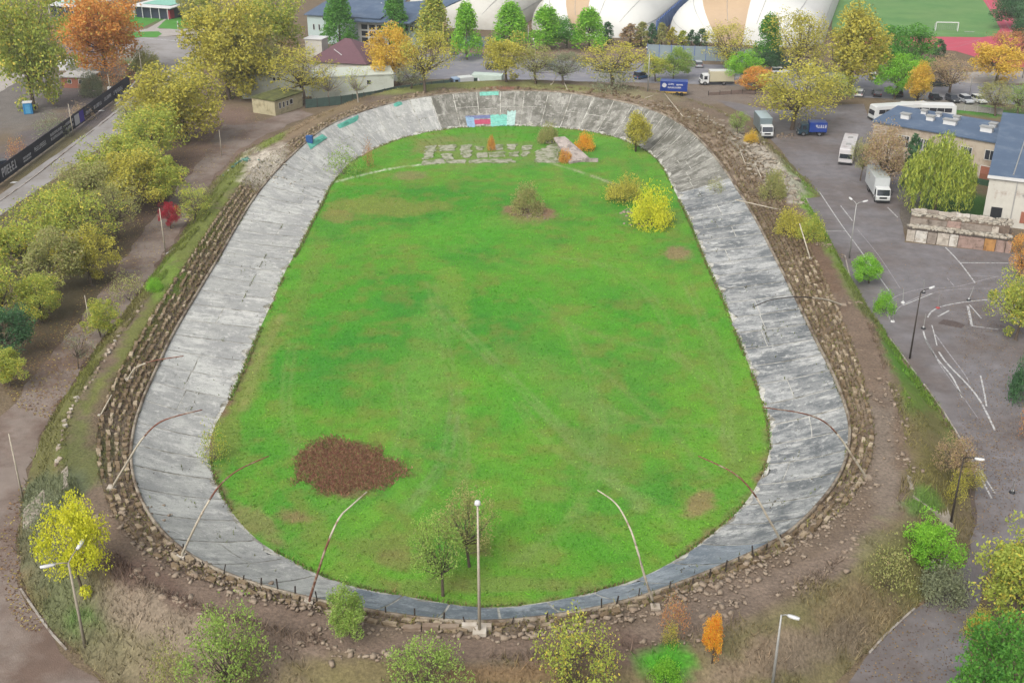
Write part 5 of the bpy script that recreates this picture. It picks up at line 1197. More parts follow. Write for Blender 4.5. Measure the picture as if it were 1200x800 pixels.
def building(name, label, A, B, depth, H, wallm, roofm, roof='flat', rh=1.5, over=.35, wins=(), cat='building', za=0, group=None):
    ang, L = frame_of(A, B); e = empty(name, (A.x, A.y, 0), ang, label, cat, group)
    if roof == 'gable':    # ridge along the front
        MB().add([(0,0,-.2),(L,0,-.2),(L,depth,-.2),(0,depth,-.2),(0,0,H),(L,0,H),(L,depth,H),(0,depth,H),(0,depth/2,H+rh),(L,depth/2,H+rh)], [(3,2,1,0),(0,1,5,4),(1,2,6,9,5),(2,3,7,6),(3,0,4,8,7)]).build('wall', wallm, e)
        for sgn in (0, 1):
            y0 = -over if not sgn else depth+over; yr = depth/2; k = rh/(depth/2); z0 = H-over*k
            vs = [(-over,y0,z0+.05),(L+over,y0,z0+.05),(L+over,yr,H+rh+.05),(-over,yr,H+rh+.05)]; vs += [(x,y,z+.16) for x, y, z in vs]
            MB().add(vs, [(3,2,1,0),(4,5,6,7),(0,1,5,4),(1,2,6,5),(2,3,7,6),(3,0,4,7)]).build('roof', roofm, e)
    elif roof == 'hip':
        MB().box(0, L, 0, depth, -.2, H).build('wall', wallm, e); q = min(L, depth)/2*.9; o = over
        MB().add([(-o,-o,H),(L+o,-o,H),(L+o,depth+o,H),(-o,depth+o,H),(q,depth/2,H+rh),(L-q,depth/2,H+rh)], [(3,2,1,0),(0,1,5,4),(1,2,5),(2,3,4,5),(3,0,4)]).build('roof', roofm, e)
    else:
        MB().box(0, L, 0, depth, -.2, H).build('wall', wallm, e)
        MB().add([(-over,-over,H+.02),(L+over,-over,H+.02),(L+over,depth+over,H+.02+rh),(-over,depth+over,H+.02+rh),(-over,-over,H+.25),(L+over,-over,H+.25),(L+over,depth+over,H+.25+rh),(-over,depth+over,H+.25+rh)], [(3,2,1,0),(4,5,6,7),(0,1,5,4),(1,2,6,5),(2,3,7,6),(3,0,4,7)]).build('roof', roofm, e)
    for wv in wins: window(wv[0], -.0, wv[1], wv[2], wv[3], e, 0, wv[4] if len(wv) > 4 else M_GLASS)
    return e, ang, L
M_BEIGE = mat('beige_render', col(206,192,172), var=.12, scale=.8, grime=(col(168,150,130), .4, .5, .62)); M_BLUER = mat('blue_grey_roofing', col(92,112,138), rough=.75, var=.08, scale=.3, grime=(col(112,128,148), .3, .5, .65))
M_WWALL = mat('whitewashed_wall', col(224,220,208), var=.08, scale=.8, grime=(col(178,160,146), .5, .55, .68)); M_GLAZ = mat('pale_roof', col(214,226,222), rough=.5, var=.06)
M_BRICK = mat('brick', col(172,110,88), var=.2, scale=4); M_MAROON = mat('maroon_roof_sheet', col(118,84,92), rough=.6, var=.12, scale=1); M_MOSSR = mat('mossy_roof', col(112,116,62), var=.35, scale=1.2, grime=(col(84,88,52), .8, .45, .6))
# long beige building with the blue grey roof
A, B = P(1018,190), P(1160,218)
ang, L = frame_of(A, B); k = L/142
kb, ang, L = building('workshop_building', 'long beige two storey building with a blue grey roof behind the willow', A, B, 10.5, 7.4, M_BEIGE, M_BLUER, rh=.6, wins=[((x-1018)*k, 4.9, 1.0, 1.9) for x in (1053,1058.5,1076,1082,1125,1130.5)]+[((1154-1018)*k, 5.2, 1.6, 1.6), (80*k, 1.7, 1.1, 1.4)])
for x0, z0, w_, h_ in ((134*k,2.4,1.6,1.6),):
    MB().box(x0-w_/2-.1, x0+w_/2+.1, -.07, .02, z0-h_/2-.12, z0+h_/2+.1).build('shutter_frame', M_FRAME, kb); MB().box(x0-w_/2, x0+w_/2, -.1, -.02, z0-h_/2, z0+h_/2).build('shutter', M_BRICK, kb)
MB().box(129*k, 139*k, -.12, .02, 0, 1.9).build('garage_door', mat('brown_door', col(152,98,72), var=.15), kb)
MB().box(95*k, L+1.5, -.3, -.1, -.1, 1.0).build('plinth', mat('dark_green_plinth', col(62,92,66), var=.2), kb)
for x, y, w_ in ((26,4,1.5),(36,8.6,.9),(52,5.4,1.3),(54,8.4,.8),(76,5,2.2),(76,8,1.0),(119,4.4,2.0),(119,7.4,1.1)):
    v = MB().box(x*k-w_/2, x*k+w_/2, y-.5, y+.5, 7.5, 8.7).build('roof_vent', M_WHITE, kb, bevel=.04); MB().box(x*k-w_/2-.15, x*k+w_/2+.15, y-.65, y+.65, 8.7, 8.85).build('cap', M_GALV, v)
# big blue roofed hall at the right edge
A = P(1150,262); A2 = P(1172,125,8.0); A1 = P(1152,205,8.0); hd_ = A2-A1; hd_ = math.atan2(hd_.x, hd_.y); print('hall turn', math.degrees(hd_)); B = A+Vector((math.cos(hd_), -math.sin(hd_), 0))*24
hb, ang, L = building('hall_building', 'white walled hall with a large slate blue roof cut by the right edge', A, B, 36, 7.6, M_WWALL, M_BLUER, rh=1.2, over=.3)
for x0, x1, z0, z1, m_, n_ in ((1.0,2.6,.2,2.9,M_DARK,'doorway'),(5.3,6.5,.9,2.7,M_BRICK,'door'),(3.9,4.05,0,7.4,M_GALV,'drainpipe')): MB().box(x0, x1, -.08, .02, z0, z1).build(n_, m_, hb)
MB().box(-.35, L, -.34, -.3, 7.35, 7.85).build('fascia', M_WHITE, hb); MB().box(5, 5.5, -.1, .02, 5.1, 5.4).build('wall_vent', M_GALV, hb)
for x, y in ((6,26),(12,18)): MB().box(x, x+1.2, y, y+1.2, 8.2, 9.4).build('roof_vent', M_WHITE, hb)
MB().tube([(3.2,1,7.95),(4.6,34,9.05)], .1, 6).build('roof_seam', M_GALV, hb)
# stone wall in two tiers
SW0, SW1 = P(1061,282), P(1184,297); ang, L = frame_of(SW0, SW1)
sw = empty('stone_wall', tuple(SW0), ang, 'two tiered wall of rough stone slabs with rubble on top beside the yard', 'stone wall')
MB().box(.1, L-.1, .3, 5.5, -.2, 1.9).build('core', mat('wall_core', col(128,112,98), var=.3, scale=2), sw); MB().box(.3, L-.6, 1.9, 5.4, 1.9, 3.3).build('core', mat('wall_core', (0,0,0)), sw)
MB().box(0, L, .0, 2.0, 1.86, 2.0).build('ledge', mat('ledge_stone', col(96,86,78), var=.3, scale=2), sw)
SM = [mat('slab_stone_'+n, c, var=.22, scale=1.4, bump=.4, grime=(g, 1.2, .5, .64)) for n, c, g in (('grey', col(160,148,136), col(120,108,98)), ('pale', col(206,196,182), col(150,138,124)), ('pinkish', col(176,150,138), col(128,108,98)), ('ochre', col(196,146,88), col(150,110,76)), ('white', col(226,220,210), col(176,166,152)))]
def slabrow(y, z0, z1, x0, x1, seq, wmin, wmax, seed):
    r = random.Random(seed); x = x0; i = 0
    while x < x1-.4:
        w_ = min(r.uniform(wmin, wmax), x1-x); m = MB(); j = lambda a: r.uniform(-a, a)
        vs = [(x+.04+j(.04), y+j(.07), z0+j(.03)), (x+w_-.04+j(.04), y+j(.07), z0+j(.03)), (x+w_-.04, y+.3, z0), (x+.04, y+.3, z0), (x+.04+j(.06), y+j(.07), z1+j(.1)), (x+w_-.04+j(.06), y+j(.07), z1+j(.1)), (x+w_-.04, y+.3, z1+j(.1)), (x+.04, y+.3, z1+j(.1))]
        m.add(vs, [(3,2,1,0),(4,5,6,7),(0,1,5,4),(1,2,6,5),(2,3,7,6),(3,0,4,7)]).build('stone', SM[seq[i % len(seq)]], sw); x += w_; i += 1
slabrow(-.02, -.1, 1.78, 0, L, [1,4,0,1,4,2,2,3,2,2,4,0], 1.1, 2.0, 1); slabrow(1.65, 2.02, 3.1, .2, L-2, [0,0,2,0,0,1,2,0,1], 1.7, 2.6, 2); slabrow(3.2, 3.2, 4.0, .5, L-3, [1,0,1,4,1,1,0], 1.5, 2.8, 3)
it = []; pr = [block_mesh((1, .8, .6), 150+q) for q in range(5)]; r = random.Random(4)
for _ in range(500):
    x, y = r.uniform(.2, L-.3), r.choice([r.uniform(2, 5.3), r.uniform(.3, 1.6)]); q = r.uniform(.15, .6); z = 3.3 if y > 1.9 else 2.0
    it.append((0, 0, Matrix.Translation((x, y, z))@Matrix.Rotation(r.uniform(0, 6), 4, 'Z')@Matrix.Diagonal((q*1.4, q, q*.9, 1)), r.randrange(5)))
joined(it, pr, 'loose_stones', M_RUBBLE_W, sw)
# house with the maroon roof, white long building, hut, pavilions, sports hall
A, B = P(362,92), P(430,96)
e, ang, L = building('house', 'house with a maroon metal roof and white gable beside the cream car', P(364,95), P(430,99), 14, 4.6, M_WWALL, M_MAROON, roof='hip', rh=4.2, over=.5, wins=[(3,1.8,1,1.2),(9,1.8,1,1.2)])
MB().box(-3.2, 1.0, 5.5, 9.2, 0, 8.4).build('side_block', M_WWALL, e); MB().box(-3.4, 1.2, 5.3, 9.4, 8.4, 8.6).build('block_roof', M_WHITE, e)
MB().tube([(5,3.2,6.9),(7.5,1.6,6.0)], .08, 6).build('roof_pipe', M_WHITE, e)
M_CREAMW = mat('cream_render', col(214,220,206), var=.08, scale=.6, grime=(col(186,190,174), .3, .5, .65))
building('long_building', 'long low white rendered building behind the bare trees', P(366,117), P(462,112), 7, 4.6, M_CREAMW, M_CREAMW, rh=.4, over=.15, wins=[(12.5,3.2,.8,.9)])
building('long_building', 'white rendered building with a small dark window behind the mossy hut', P(284,116), P(366,113), 8, 5.0, M_CREAMW, mat('grey_felt_roof', col(168,166,160), var=.15), rh=.4, over=.15, wins=[(7.2,4.1,.5,.7),(8.1,4.1,.6,.7),(12.8,2.4,.6,1.0)])
A, B = P(323,136), P(355,125)
e, ang, L = building('hut', 'small cream hut with a mossy flat roof beside the dirt track', A, B, 6.0, 3.0, mat('peeling_cream_wall', col(206,196,160), var=.12, scale=1, grime=(col(168,156,120), .8, .5, .65)), M_MOSSR, rh=.1, over=.2, wins=[(1.6,1.8,.5,1.1),(2.8,1.8,.5,1.1),(4.0,1.8,.5,.9),(5.3,1.9,.9,.9)])
A, B = P(362,50), P(446,55)
e, ang, L = building('sports_hall', 'pale sports hall with a blue roof and glazed entrance at the top', A, B, 26, 7.2, mat('pale_green_cladding', col(204,222,218), var=.06), M_BLUER, rh=2.5, over=.6, wins=[(1.8+i*1.6,4.2,.4,1.4) for i in range(3)])
for i in range(3):
    for j in range(3): window(L-4.2+i*2.2, -.25, 1.6+j*1.7, 1.7, 1.25, e, bars=False)
MB().box(L-6, L+2.4, -.22, -.02, 0, 6.4).build('entrance_frame', M_WHITE, e)
MB().add([(L-6.5,-2.5,6.5),(L+9,-1,6.5),(L+16,22,9.5),(L-6,10,8.6),(L-6.5,-2.5,6.8),(L+9,-1,6.8),(L+16,22,9.8),(L-6,10,9.2)], [(3,2,1,0),(4,5,6,7),(0,1,5,4),(1,2,6,5),(2,3,7,6),(3,0,4,7)]).build('wing_roof', M_BLUER, e)
MB().box(L+2.6, L+12, 2, 16, 0, 6.4).build('wing_wall', mat('pale_green_cladding', (0,0,0)), e)
for i in range(6): window(L+4+i*1.4, 1.96, 4.8, .7, 1.3, e, bars=False)
for nm, A, B, d_, lab in (('pavilion', P(61,19), P(100,22), 12, 'pavilion with a teal and white flat roof behind the rusty orange tree'), ('pavilion', P(160,20), P(200,23), 13, 'pavilion with a mint and white roof and dark glazing beside the lawns')):
    e, ang, L = building(nm, lab, A, B, d_, 3.2, mat('dark_glazing', col(64,72,88), rough=.3, var=.15), M_WHITE, rh=.2, over=1.2, group=None)
    MB().box(1.2, L-.8, 2.2, d_-1, 3.6, 3.72).build('roof_panel', mat('mint_roof_panel', col(150,210,190), var=.15), e)
    for i in range(int(L//3)+1): MB().box(i*3-.08, i*3+.08, -.9, -.7, 0, 3.2).build('column', M_WHITE, e)
    MB().box(L-.9, L+.05, -.1, 2, .2, 2.6).build('red_panel', mat('red_panel', col(190,70,84)), e)
e, ang, L = building('kiosk', 'brick kiosk with white patched roof beside the orange tree', P(73,103), P(106,104), 4.5, 2.4, M_BRICK, mat('patched_roof', col(198,196,192), var=.25, scale=1.5), rh=.2, wins=[(2,1.5,.8,.8),(4.6,1.5,.8,.8)])
for q, (x, y, w_) in enumerate(((84,82,3),(96,84,3.4),(120,86,2.8),(135,88,3))):
    c = P(x, y); o = MB().add([(-w_,-1,0),(w_,-1,.0),(w_,1.2,0),(-w_,1.2,0),(-w_,-1,1.8),(w_,-1,1.9),(w_,1.2,2.4),(-w_,1.2,2.2)], [(3,2,1,0),(4,5,6,7),(0,1,5,4),(1,2,6,5),(2,3,7,6),(3,0,4,7)]).build('shed', (M_WHITE, M_GALV)[q % 2], None, bevel=.05); o.location = c; tag(o, ('leftmost white shed above the brick kiosk','grey shed above the brick kiosk beneath the orange crown','white shed right of the kiosk under the orange tree','grey shed nearest the pole with the white box')[q], 'shed')
e = empty('portable_toilet', tuple(P(34,133)), .3, 'blue portable cabin under the tallest tree at the left', 'portable toilet'); MB().box(-.9,.9,-.8,.8,0,2.3).build('cabin', mat('blue_cabin', col(50,140,196), var=.12), e, bevel=.06); MB().box(-.5,.5,-.86,-.78,.15,2.0).build('door', mat('blue_door', col(90,170,214)), e); MB().box(-.95,.95,-.85,.85,2.3,2.45).build('roof', M_WHITE, e)
e = empty('round_sign', tuple(P(2,52)), 0, 'round blue sign with a white rim at the top left corner', 'sign'); 
MB().tube([(0,0,0),(0,0,5)], .12, 8).build('post', M_GALV, e); MB().tube([(0,-.05,5),(0,.05,5)], 2.6, 28).build('rim', M_WHITE, e); MB().tube([(0,-.12,5),(0,-.04,5)], 1.9, 28).build('face', mat('blue_sign', col(44,110,186)), e)

# air supported sports domes
M_CLOTH = mat('dome_membrane', col(222,220,210), rough=.6, var=.05, scale=.15, grime=(col(206,202,192), .08, .45, .6)); M_TAN = mat('dome_membrane_tan', col(206,178,144), rough=.6, var=.06, scale=.2); M_CLOTHW = mat('dome_membrane_white', col(238,238,232), rough=.6, var=.03, scale=.2)
def dome(label, cx, cy, width, length, H, hd, bands):
    c = P(cx, cy); e = empty('air_dome', tuple(c), -hd, label, 'air dome', 'air supported domes beyond the street')
    def pt(u, ph):         # u along, ph 0..pi across (left to right)
        cap = 12.0; s_ = 1.0
        if u < cap: s_ = math.sqrt(max(0, 1-((cap-u)/cap)**2))**.8
        if u > length-cap: s_ = math.sqrt(max(0, 1-((u-length+cap)/cap)**2))**.8
        x = -math.cos(ph)*width/2*(.45+.55*s_); z = (math.sin(ph)**.8)*H*s_; return (x, u, max(0, z))
    us = [0,.3,.8,1.6,2.8,4.5,7,9.5,12]+list(np.linspace(14, length-12, 16))+[length-8, length-4, length-1, length]
    for a, b_, m_ in bands:
        V = []; Fq = []; n = 10
        for i, u in enumerate(us):
            for q in range(n+1): V.append(pt(u, math.pi*(a+(b_-a)*q/n)))
        for i in range(len(us)-1):
            for q in range(n): Fq.append((i*(n+1)+q, i*(n+1)+q+1, (i+1)*(n+1)+q+1, (i+1)*(n+1)+q))
        me = MB().add(V, Fq).mesh('fabric_panel', m_, True)
        if me.polygons[len(me.polygons)//2].normal.z < 0: me.flip_normals()
        link('fabric_panel', me, e)
    for q in range(6):      # cable seams
        V = [pt(u, math.pi*(q+.5)/6) for u in us[2:]]; MB().tube([(x, y, z+.06) for x, y, z in V], .07, 4).build('cable', M_GALV, e)
    return e
HD = math.atan2(P(815,0).x-P(770,42).x, P(815,0).y-P(770,42).y)
lx = Vector((math.cos(HD), -math.sin(HD), 0))
def dome_at(label, corner, side, W_, bands, H_=12):
    c = corner+lx*(W_/2)*side; q = proj(c.x, c.y, 0); return dome(label, float(q[0]), float(q[1]), W_, 95, H_, HD, bands)
dome_at('rightmost air dome with a wide tan stripe beside the sports ground', P(776,47), 1, 42, [(0,.30,M_CLOTHW),(.30,.52,M_TAN),(.52,1,M_CLOTHW)], 12.5)
dome_at('middle air dome with one broad tan stripe left of the blue posts', P(764,47), -1, 37, [(0,.2,M_CLOTH),(.2,.36,M_CLOTHW),(.36,.5,M_TAN),(.5,1,M_CLOTHW)])
dome_at('leftmost cream air dome with a tan stripe behind the green street trees', P(764,47)-lx*40, -1, 36, [(0,.3,M_CLOTH),(.3,.45,M_TAN),(.45,1,M_CLOTH)], 11.5)
M_BLUEP = mat('blue_fence_paint', col(62,104,184), var=.1)
A, B = P(769,44), P(822,-6); ang, L = frame_of(A, B); bf = empty('blue_fence', tuple(A), ang, 'tall blue slatted fence running back between the two right domes', 'fence')
BF = MB().box(-.28, .28, -.12, .12, 0, 4.6).mesh('slat', M_BLUEP)
for i in range(int(L/2.4)): o = bpy.data.objects.new('slat', BF); C.objects.link(o); o.parent = bf; o.location = (i*2.4, 0, 0)
MB().box(0, L, -.04, .04, .2, 4.2).build('mesh_panel', mat('pale_blue_netting', col(150,176,212), var=.1), bf)

# fences
def fence(name, label, pts, H, m, pm, step=2.6, cat='fence', th=.05, jit=0):
    W = [P(x, y) for x, y in pts]; e = empty(name, tuple(W[0]), 0, label, cat); pst = MB().box(-.06, .06, -.06, .06, -.1, H+.12).mesh('fence_post', pm)
    for a, b in zip(W[:-1], W[1:]):
        d = b-a; n = max(1, round(d.length/step)); h = math.atan2(d.y, d.x); w_ = d.length/n
        for i in range(n):
            o = bpy.data.objects.new('fence_post', pst); C.objects.link(o); o.parent = e; o.location = a+d*(i/n)-W[0]; o.rotation_euler = (0, 0, h)
            q = MB().box(.06, w_-.06, -th/2, th/2, .05, H-random.uniform(0, jit)).build('fence_panel', m, e); q.location = o.location; q.rotation_euler = (0, 0, h)
    return e
fence('mesh_fence', 'dark green fence in front of the long white building', [(358,127),(400,123),(440,117),(462,112),(520,104),(560,101)], 1.9, mat('dark_green_mesh', col(74,96,88), var=.25, scale=1), M_IRON, 3)
fence('board_fence', 'pale grey blue fence panels below the clipped conifers', [(758,69),(800,71),(840,72),(880,74)], 3.6, mat('grey_blue_panel', col(150,166,172), var=.12, scale=.5), M_BLUEP, 3.2)
fence('board_fence', 'bluish fence behind the slim lime tree', [(528,54),(560,55),(590,55)], 2.6, mat('blue_mesh', col(120,140,156), var=.15), M_IRON, 3)
fence('board_fence', 'grey fence before the third dome left of the golden birch', [(880,74),(930,78)], 2.2, mat('grey_fence', col(124,130,136), var=.15), M_IRON, 3)
fence('railing', 'low grey railing between the parked cars and the grass strip', [(1085,126),(1130,130),(1175,135)], 1.3, mat('grey_netting', col(166,162,154), var=.3, scale=4), M_GALV, 2.4)
fence('wooden_fence', 'weathered brown boards between the far rim and the street', [(470,112),(520,106),(560,103),(600,102)], 1.1, mat('brown_board', col(112,92,84), var=.3, scale=3), M_IRON, 2.0, jit=.3)
fence('wooden_fence', 'low dark fence between the yard and the upper street', [(830,112),(870,110),(930,112),(1000,116)], .9, mat('dark_board', col(130,112,102), var=.3, scale=3), M_IRON, 2.6, jit=.3)
# dark banner fence with printed words
A, B = P(-12,226), P(153,104); ang, L = frame_of(A, B)
bn = empty('banner_fence', tuple(A), ang, 'long dark banner fence with white print along the pale road', 'banner fence'); M_NAVY = mat('navy_banner', col(42,46,66), rough=.6, var=.15)
nb = 13; pw_ = L/nb
def word(par, x0, x1, z0, z1, m, seed, ys=-.05):
    """a printed word: rows of small letter strokes"""
    r = random.Random(seed); mbx = MB(); x = x0; h = z1-z0; lw = h*.62
    while x+lw <= x1+.01:
        k = r.randrange(5); t = max(.07, h*.16)
        def bar(a, b, c, d): mbx.box(x+a*lw, x+b*lw, ys-.012, ys, z0+c*h, z0+d*h)
        q = t/h; v = t/lw
        if k != 3: bar(0, v, 0, 1)
        if k in (0, 1, 4): bar(v, .82, 1-q, 1)
        if k in (0, 2, 1): bar(v, .82, .5-q/2, .5+q/2)
        if k in (0, 2, 3): bar(v if k != 3 else 0, .82, 0, q)
        if k in (1, 4): bar(.82-v, .82, .5+q/2 if k == 1 else 0, 1-q)
        if k == 3: bar(.3, .3+v, q, 1)
        x += lw*1.12
    if mbx.v: mbx.build('lettering', m, par)
M_PRINT = mat('white_print', col(232,232,238), var=.03); M_PURP = mat('purple_print', col(96,78,196), var=.05)
for i in range(nb):
    o = MB().box(i*pw_+.02, (i+1)*pw_-.02, -.03, .03, .25, 3.0).build('banner', M_NAVY, bn); MB().box(i*pw_-.05, i*pw_+.05, .04, .14, 0, 3.1).build('fence_post', M_IRON, bn)
fx = lambda px: (P(px, 0).x, 0) and None
def bx_(px, py): return (P(px, py)-A).length
for x0, x1, z0, z1, m_, sd_ in ((bx_(0,214),bx_(24,200),.9,2.4,M_PRINT,1),(bx_(26,196),bx_(38,189),1.3,1.7,M_PRINT,2),(bx_(26,196),bx_(38,189),.8,1.1,M_PRINT,3),(bx_(42,186),bx_(58,176),1.2,2.0,M_PRINT,4),(bx_(63,172),bx_(78,162),1.9,2.4,M_PRINT,5),(bx_(63,172),bx_(78,162),1.1,1.6,M_PRINT,6),
    (bx_(80,159),bx_(91,152),1.9,2.4,M_PRINT,7),(bx_(80,159),bx_(91,152),1.0,1.5,M_PRINT,8),(bx_(104,142),bx_(112,137),1.2,1.9,M_PRINT,9),(bx_(114,135),bx_(124,128),1.2,1.9,M_PRINT,10),(bx_(126,126),bx_(134,120),1.3,2.0,M_PRINT,11),(bx_(137,118),bx_(147,110),1.2,2.0,M_PRINT,12)): word(bn, x0, x1, z0, z1, m_, sd_)
xa, xb = bx_(93,151), bx_(101,145); MB().box(xa-.2, (xa+xb)/2+.3, -.06, -.035, .6, 2.6).build('print_patch', M_PRINT, bn); MB().box((xa+xb)/2+.5, xb+.9, -.06, -.035, .5, 2.7).build('print_patch', M_PURP, bn)
# concrete stairs on the bank
def stairs(label, a, b, width, n):
    pa, pb = G(*a), G(*b); d = pb-pa; h = Vector((d.x, d.y, 0)); e = empty('staircase', tuple(pb), math.atan2(h.y, h.x), label, 'staircase'); run = h.length/n; rise = (pa.z-pb.z)/n if pa.z > pb.z else .12
    M_ST = mat('stair_concrete', col(176,166,150), var=.25, scale=1.5)
    for i in range(n): MB().box(-run*(i+1), -run*i, -width/2, width/2, -.3, rise*(i+1)+.05).build('step', M_ST, e)
    for s_ in (-1, 1): MB().add([(0,s_*width/2,-.2),(-run*n,s_*width/2,rise*n-.2),(-run*n,s_*width/2,rise*n+.35),(0,s_*width/2,.35),(0,s_*(width/2+.25),-.2),(-run*n,s_*(width/2+.25),rise*n-.2),(-run*n,s_*(width/2+.25),rise*n+.35),(0,s_*(width/2+.25),.35)], [(0,1,2,3),(7,6,5,4),(3,2,6,7),(0,3,7,4),(1,5,6,2),(0,4,5,1)]).build('stringer', M_ST, e)
stairs('concrete stairs down the right bank under the brown thinly leaved tree', (1066,572), (1112,606), 3.2, 11)
stairs('overgrown concrete stairs on the left bank by the lemon tree', (80,560), (28,612), 2.8, 11)

# goal on the sports ground
g0, g1 = P(1096,36.5), P(1122,37); ang, L = frame_of(g0, g1); e = empty('football_goal', tuple(g0), ang, 'white football goal on the green pitch', 'goal')
for x in (0, L): MB().tube([(x,0,0),(x,0,2.4)], .15, 6).build('goal_post', M_WHITE, e)
MB().tube([(0,0,2.4),(L,0,2.4)], .15, 6).build('crossbar', M_WHITE, e)
nt_ = MB(); 
for i in range(13): nt_.box(i*L/12-.02, i*L/12+.02, 1.4, 1.44, 0, 1.7)
for i in range(6): nt_.box(0, L, 1.4, 1.44, i*.34, i*.34+.03)
nt_.build('net', mat('net_cord', col(170,180,170)), e); MB().tube([(0,0,2.4),(0,1.42,1.7),(0,1.42,0)], .05, 5).build('net_frame', M_WHITE, e); MB().tube([(L,0,2.4),(L,1.42,1.7),(L,1.42,0)], .05, 5).build('net_frame', M_WHITE, e)

# ---------------------------------------------------------------- vehicles
M_TYRE = mat('tyre_rubber', col(40,38,38), rough=.9, var=.1); M_HUB = mat('wheel_hub', col(150,152,156), rough=.4, metal=.6, var=.05); M_LIGHT = mat('lamp_glass', col(226,228,224), rough=.2, var=.02); M_TAIL = mat('tail_lamp', col(160,40,40), rough=.3)
M_SCREEN = mat('vehicle_glass', col(44,50,60), rough=.12, var=.05, spec=.7)
def paint(name, rgb): return mat('paint_'+name, rgb, rough=.32, var=.03, spec=.5)
def wheel(e, x, y, r=.32, w_=.2):
    s_ = 1 if y > 0 else -1; t = MB().tube([(x, y-w_/2, r), (x, y+w_/2, r)], r, 14).build('wheel', M_TYRE, e); MB().tube([(x, y+s_*w_/2, r), (x, y+s_*(w_/2+.02), r)], r*.58, 10).build('hub', M_HUB, t)
def head_of(a, b): d = P(*b)-P(*a); return math.atan2(d.y, d.x)
def car(label, px, py, hd, c, kind='hatch', group='cars parked and driving beyond the track', L=4.2, Wd=1.74):
    e = empty('car', tuple(P(px, py)), hd, label, 'car', group); h = {'hatch': 1.46, 'sedan': 1.42, 'suv': 1.75, 'van': 2.0}[kind]; a = L/2; bl = .82 if kind != 'van' else 1.05
    body = [(-a,.38),(-a*.98,bl*.95),(-a*.9,bl+.02),(a*.42,bl+.02),(a*.9,bl*.84),(a,.62),(a*.99,.34),(a*.9,.22),(-a*.92,.22)]
    MB().prism(body[::-1], -Wd/2, Wd/2).build('body', c, e, bevel=.06)
    r0, r1 = {'hatch': (-.92, .12), 'sedan': (-.5, .1), 'suv': (-.93, .14), 'van': (-.96, .38)}[kind]; f = .26 if kind != 'van' else .2; k = .16; b0 = -.98*a if kind != 'sedan' else -.72*a
    V = [(b0,-Wd/2+.04,bl),(a*(r1+f),-Wd/2+.04,bl),(a*(r1+f),Wd/2-.04,bl),(b0,Wd/2-.04,bl),(a*r0+.04,-Wd/2+k,h-.04),(a*r1,-Wd/2+k,h-.04),(a*r1,Wd/2-k,h-.04),(a*r0+.04,Wd/2-k,h-.04)]
    MB().add(V, [(3,2,1,0),(4,5,6,7),(0,1,5,4),(1,2,6,5),(2,3,7,6),(3,0,4,7)]).build('cabin_glass', M_SCREEN, e)
    MB().box(a*r0+.02, a*r1+.03, -Wd/2+k-.02, Wd/2-k+.02, h-.05, h+.01).build('roof', c, e, bevel=.03)
    for s_ in (-1, 1):
        for x in (-a*.62, a*.64): wheel(e, x, s_*(Wd/2-.08), .31)
        MB().box(a*.9, a*1.0, s_*Wd*.34-.16, s_*Wd*.34+.16, .56, .7).build('headlight', M_LIGHT, e); MB().box(-a*1.005, -a*.94, s_*Wd*.38-.12, s_*Wd*.38+.12, .62, .84).build('tail_light', M_TAIL, e)
        MB().box(a*.2, a*.28, s_*(Wd/2+.08)-.08, s_*(Wd/2+.08)+.08, .9, 1.03).build('wing_mirror', c, e)
    return e
H90 = math.pi/2
SIL, WHT, BLK, BLU = paint('silver', col(196,200,204)), paint('white', col(236,238,236)), paint('black', col(50,54,60)), paint('blue', col(60,96,140))
car('violet blue car parked at the far kerb beside the slim lime tree', 531, 63, H90, paint('violet', col(70,66,120)))
car('dark car on the street beyond the white trailer', 579, 81, .15, BLK)
car('light blue car parked right of the maroon roofed house', 437, 74, .9, paint('light_blue', col(150,200,214)))
car('cream car parked behind the far left rim', 441, 102, .06, paint('cream', col(226,222,206)), 'suv', L=4.6)
car('blue car on the street left of the tall grey lamp', 752, 92, .7, BLU, 'suv')
car('silver car seen from behind above the cream van', 818, 78, H90, SIL)
car('white car half hidden at the edge of the golden birch', 1007, 112, 1.2, WHT)
car('dark car in the shade left of the lime green tree', 1027, 112, 1.4, BLK)
car('dark car mostly behind the lime green tree', 1052, 112, 1.4, paint('graphite', col(70,74,80)))
car('white car beyond the dark car at the yard entrance', 1022, 92, 1.3, WHT)
car('dark green off roader crossing above the parked row', 1100, 101, .0, paint('dark_green', col(48,66,60)), 'suv', L=4.8)
car('dark grey car, left of the three parked at the railing', 1116, 119, -1.45, paint('graphite', col(70,74,80)))
car('silver car in the middle of the three parked at the railing', 1132, 120, -1.45, SIL)
car('white car at the right of the three parked at the railing', 1147, 120, -1.35, WHT)
car('black motorcycle sized dark car beside the trunk of the brown tree', 1096, 117, .2, BLK, L=2.6)
car('white and blue car at the kerb behind the tallest tree', 80, 35, .1, paint('pale_blue', col(206,216,226)))
car('silver blue car between the tallest and the orange tree', 90, 58, .2, paint('silver_blue', col(150,166,186)))
car('dark car behind the left end of the banner fence', 6, 196, .7, BLK)
car('grey car under the olive tree on the far street', 648, 82, .1, paint('mid_grey', col(120,124,128)))
car('white car glimpsed beneath the pale tree beside the golden birch', 952, 82, .9, WHT)
car('maroon car at the kerb left of the blue car', 728, 80, .1, paint('maroon', col(110,50,56)))
car('small white car right of the orange red tree', 914, 86, .1, WHT)
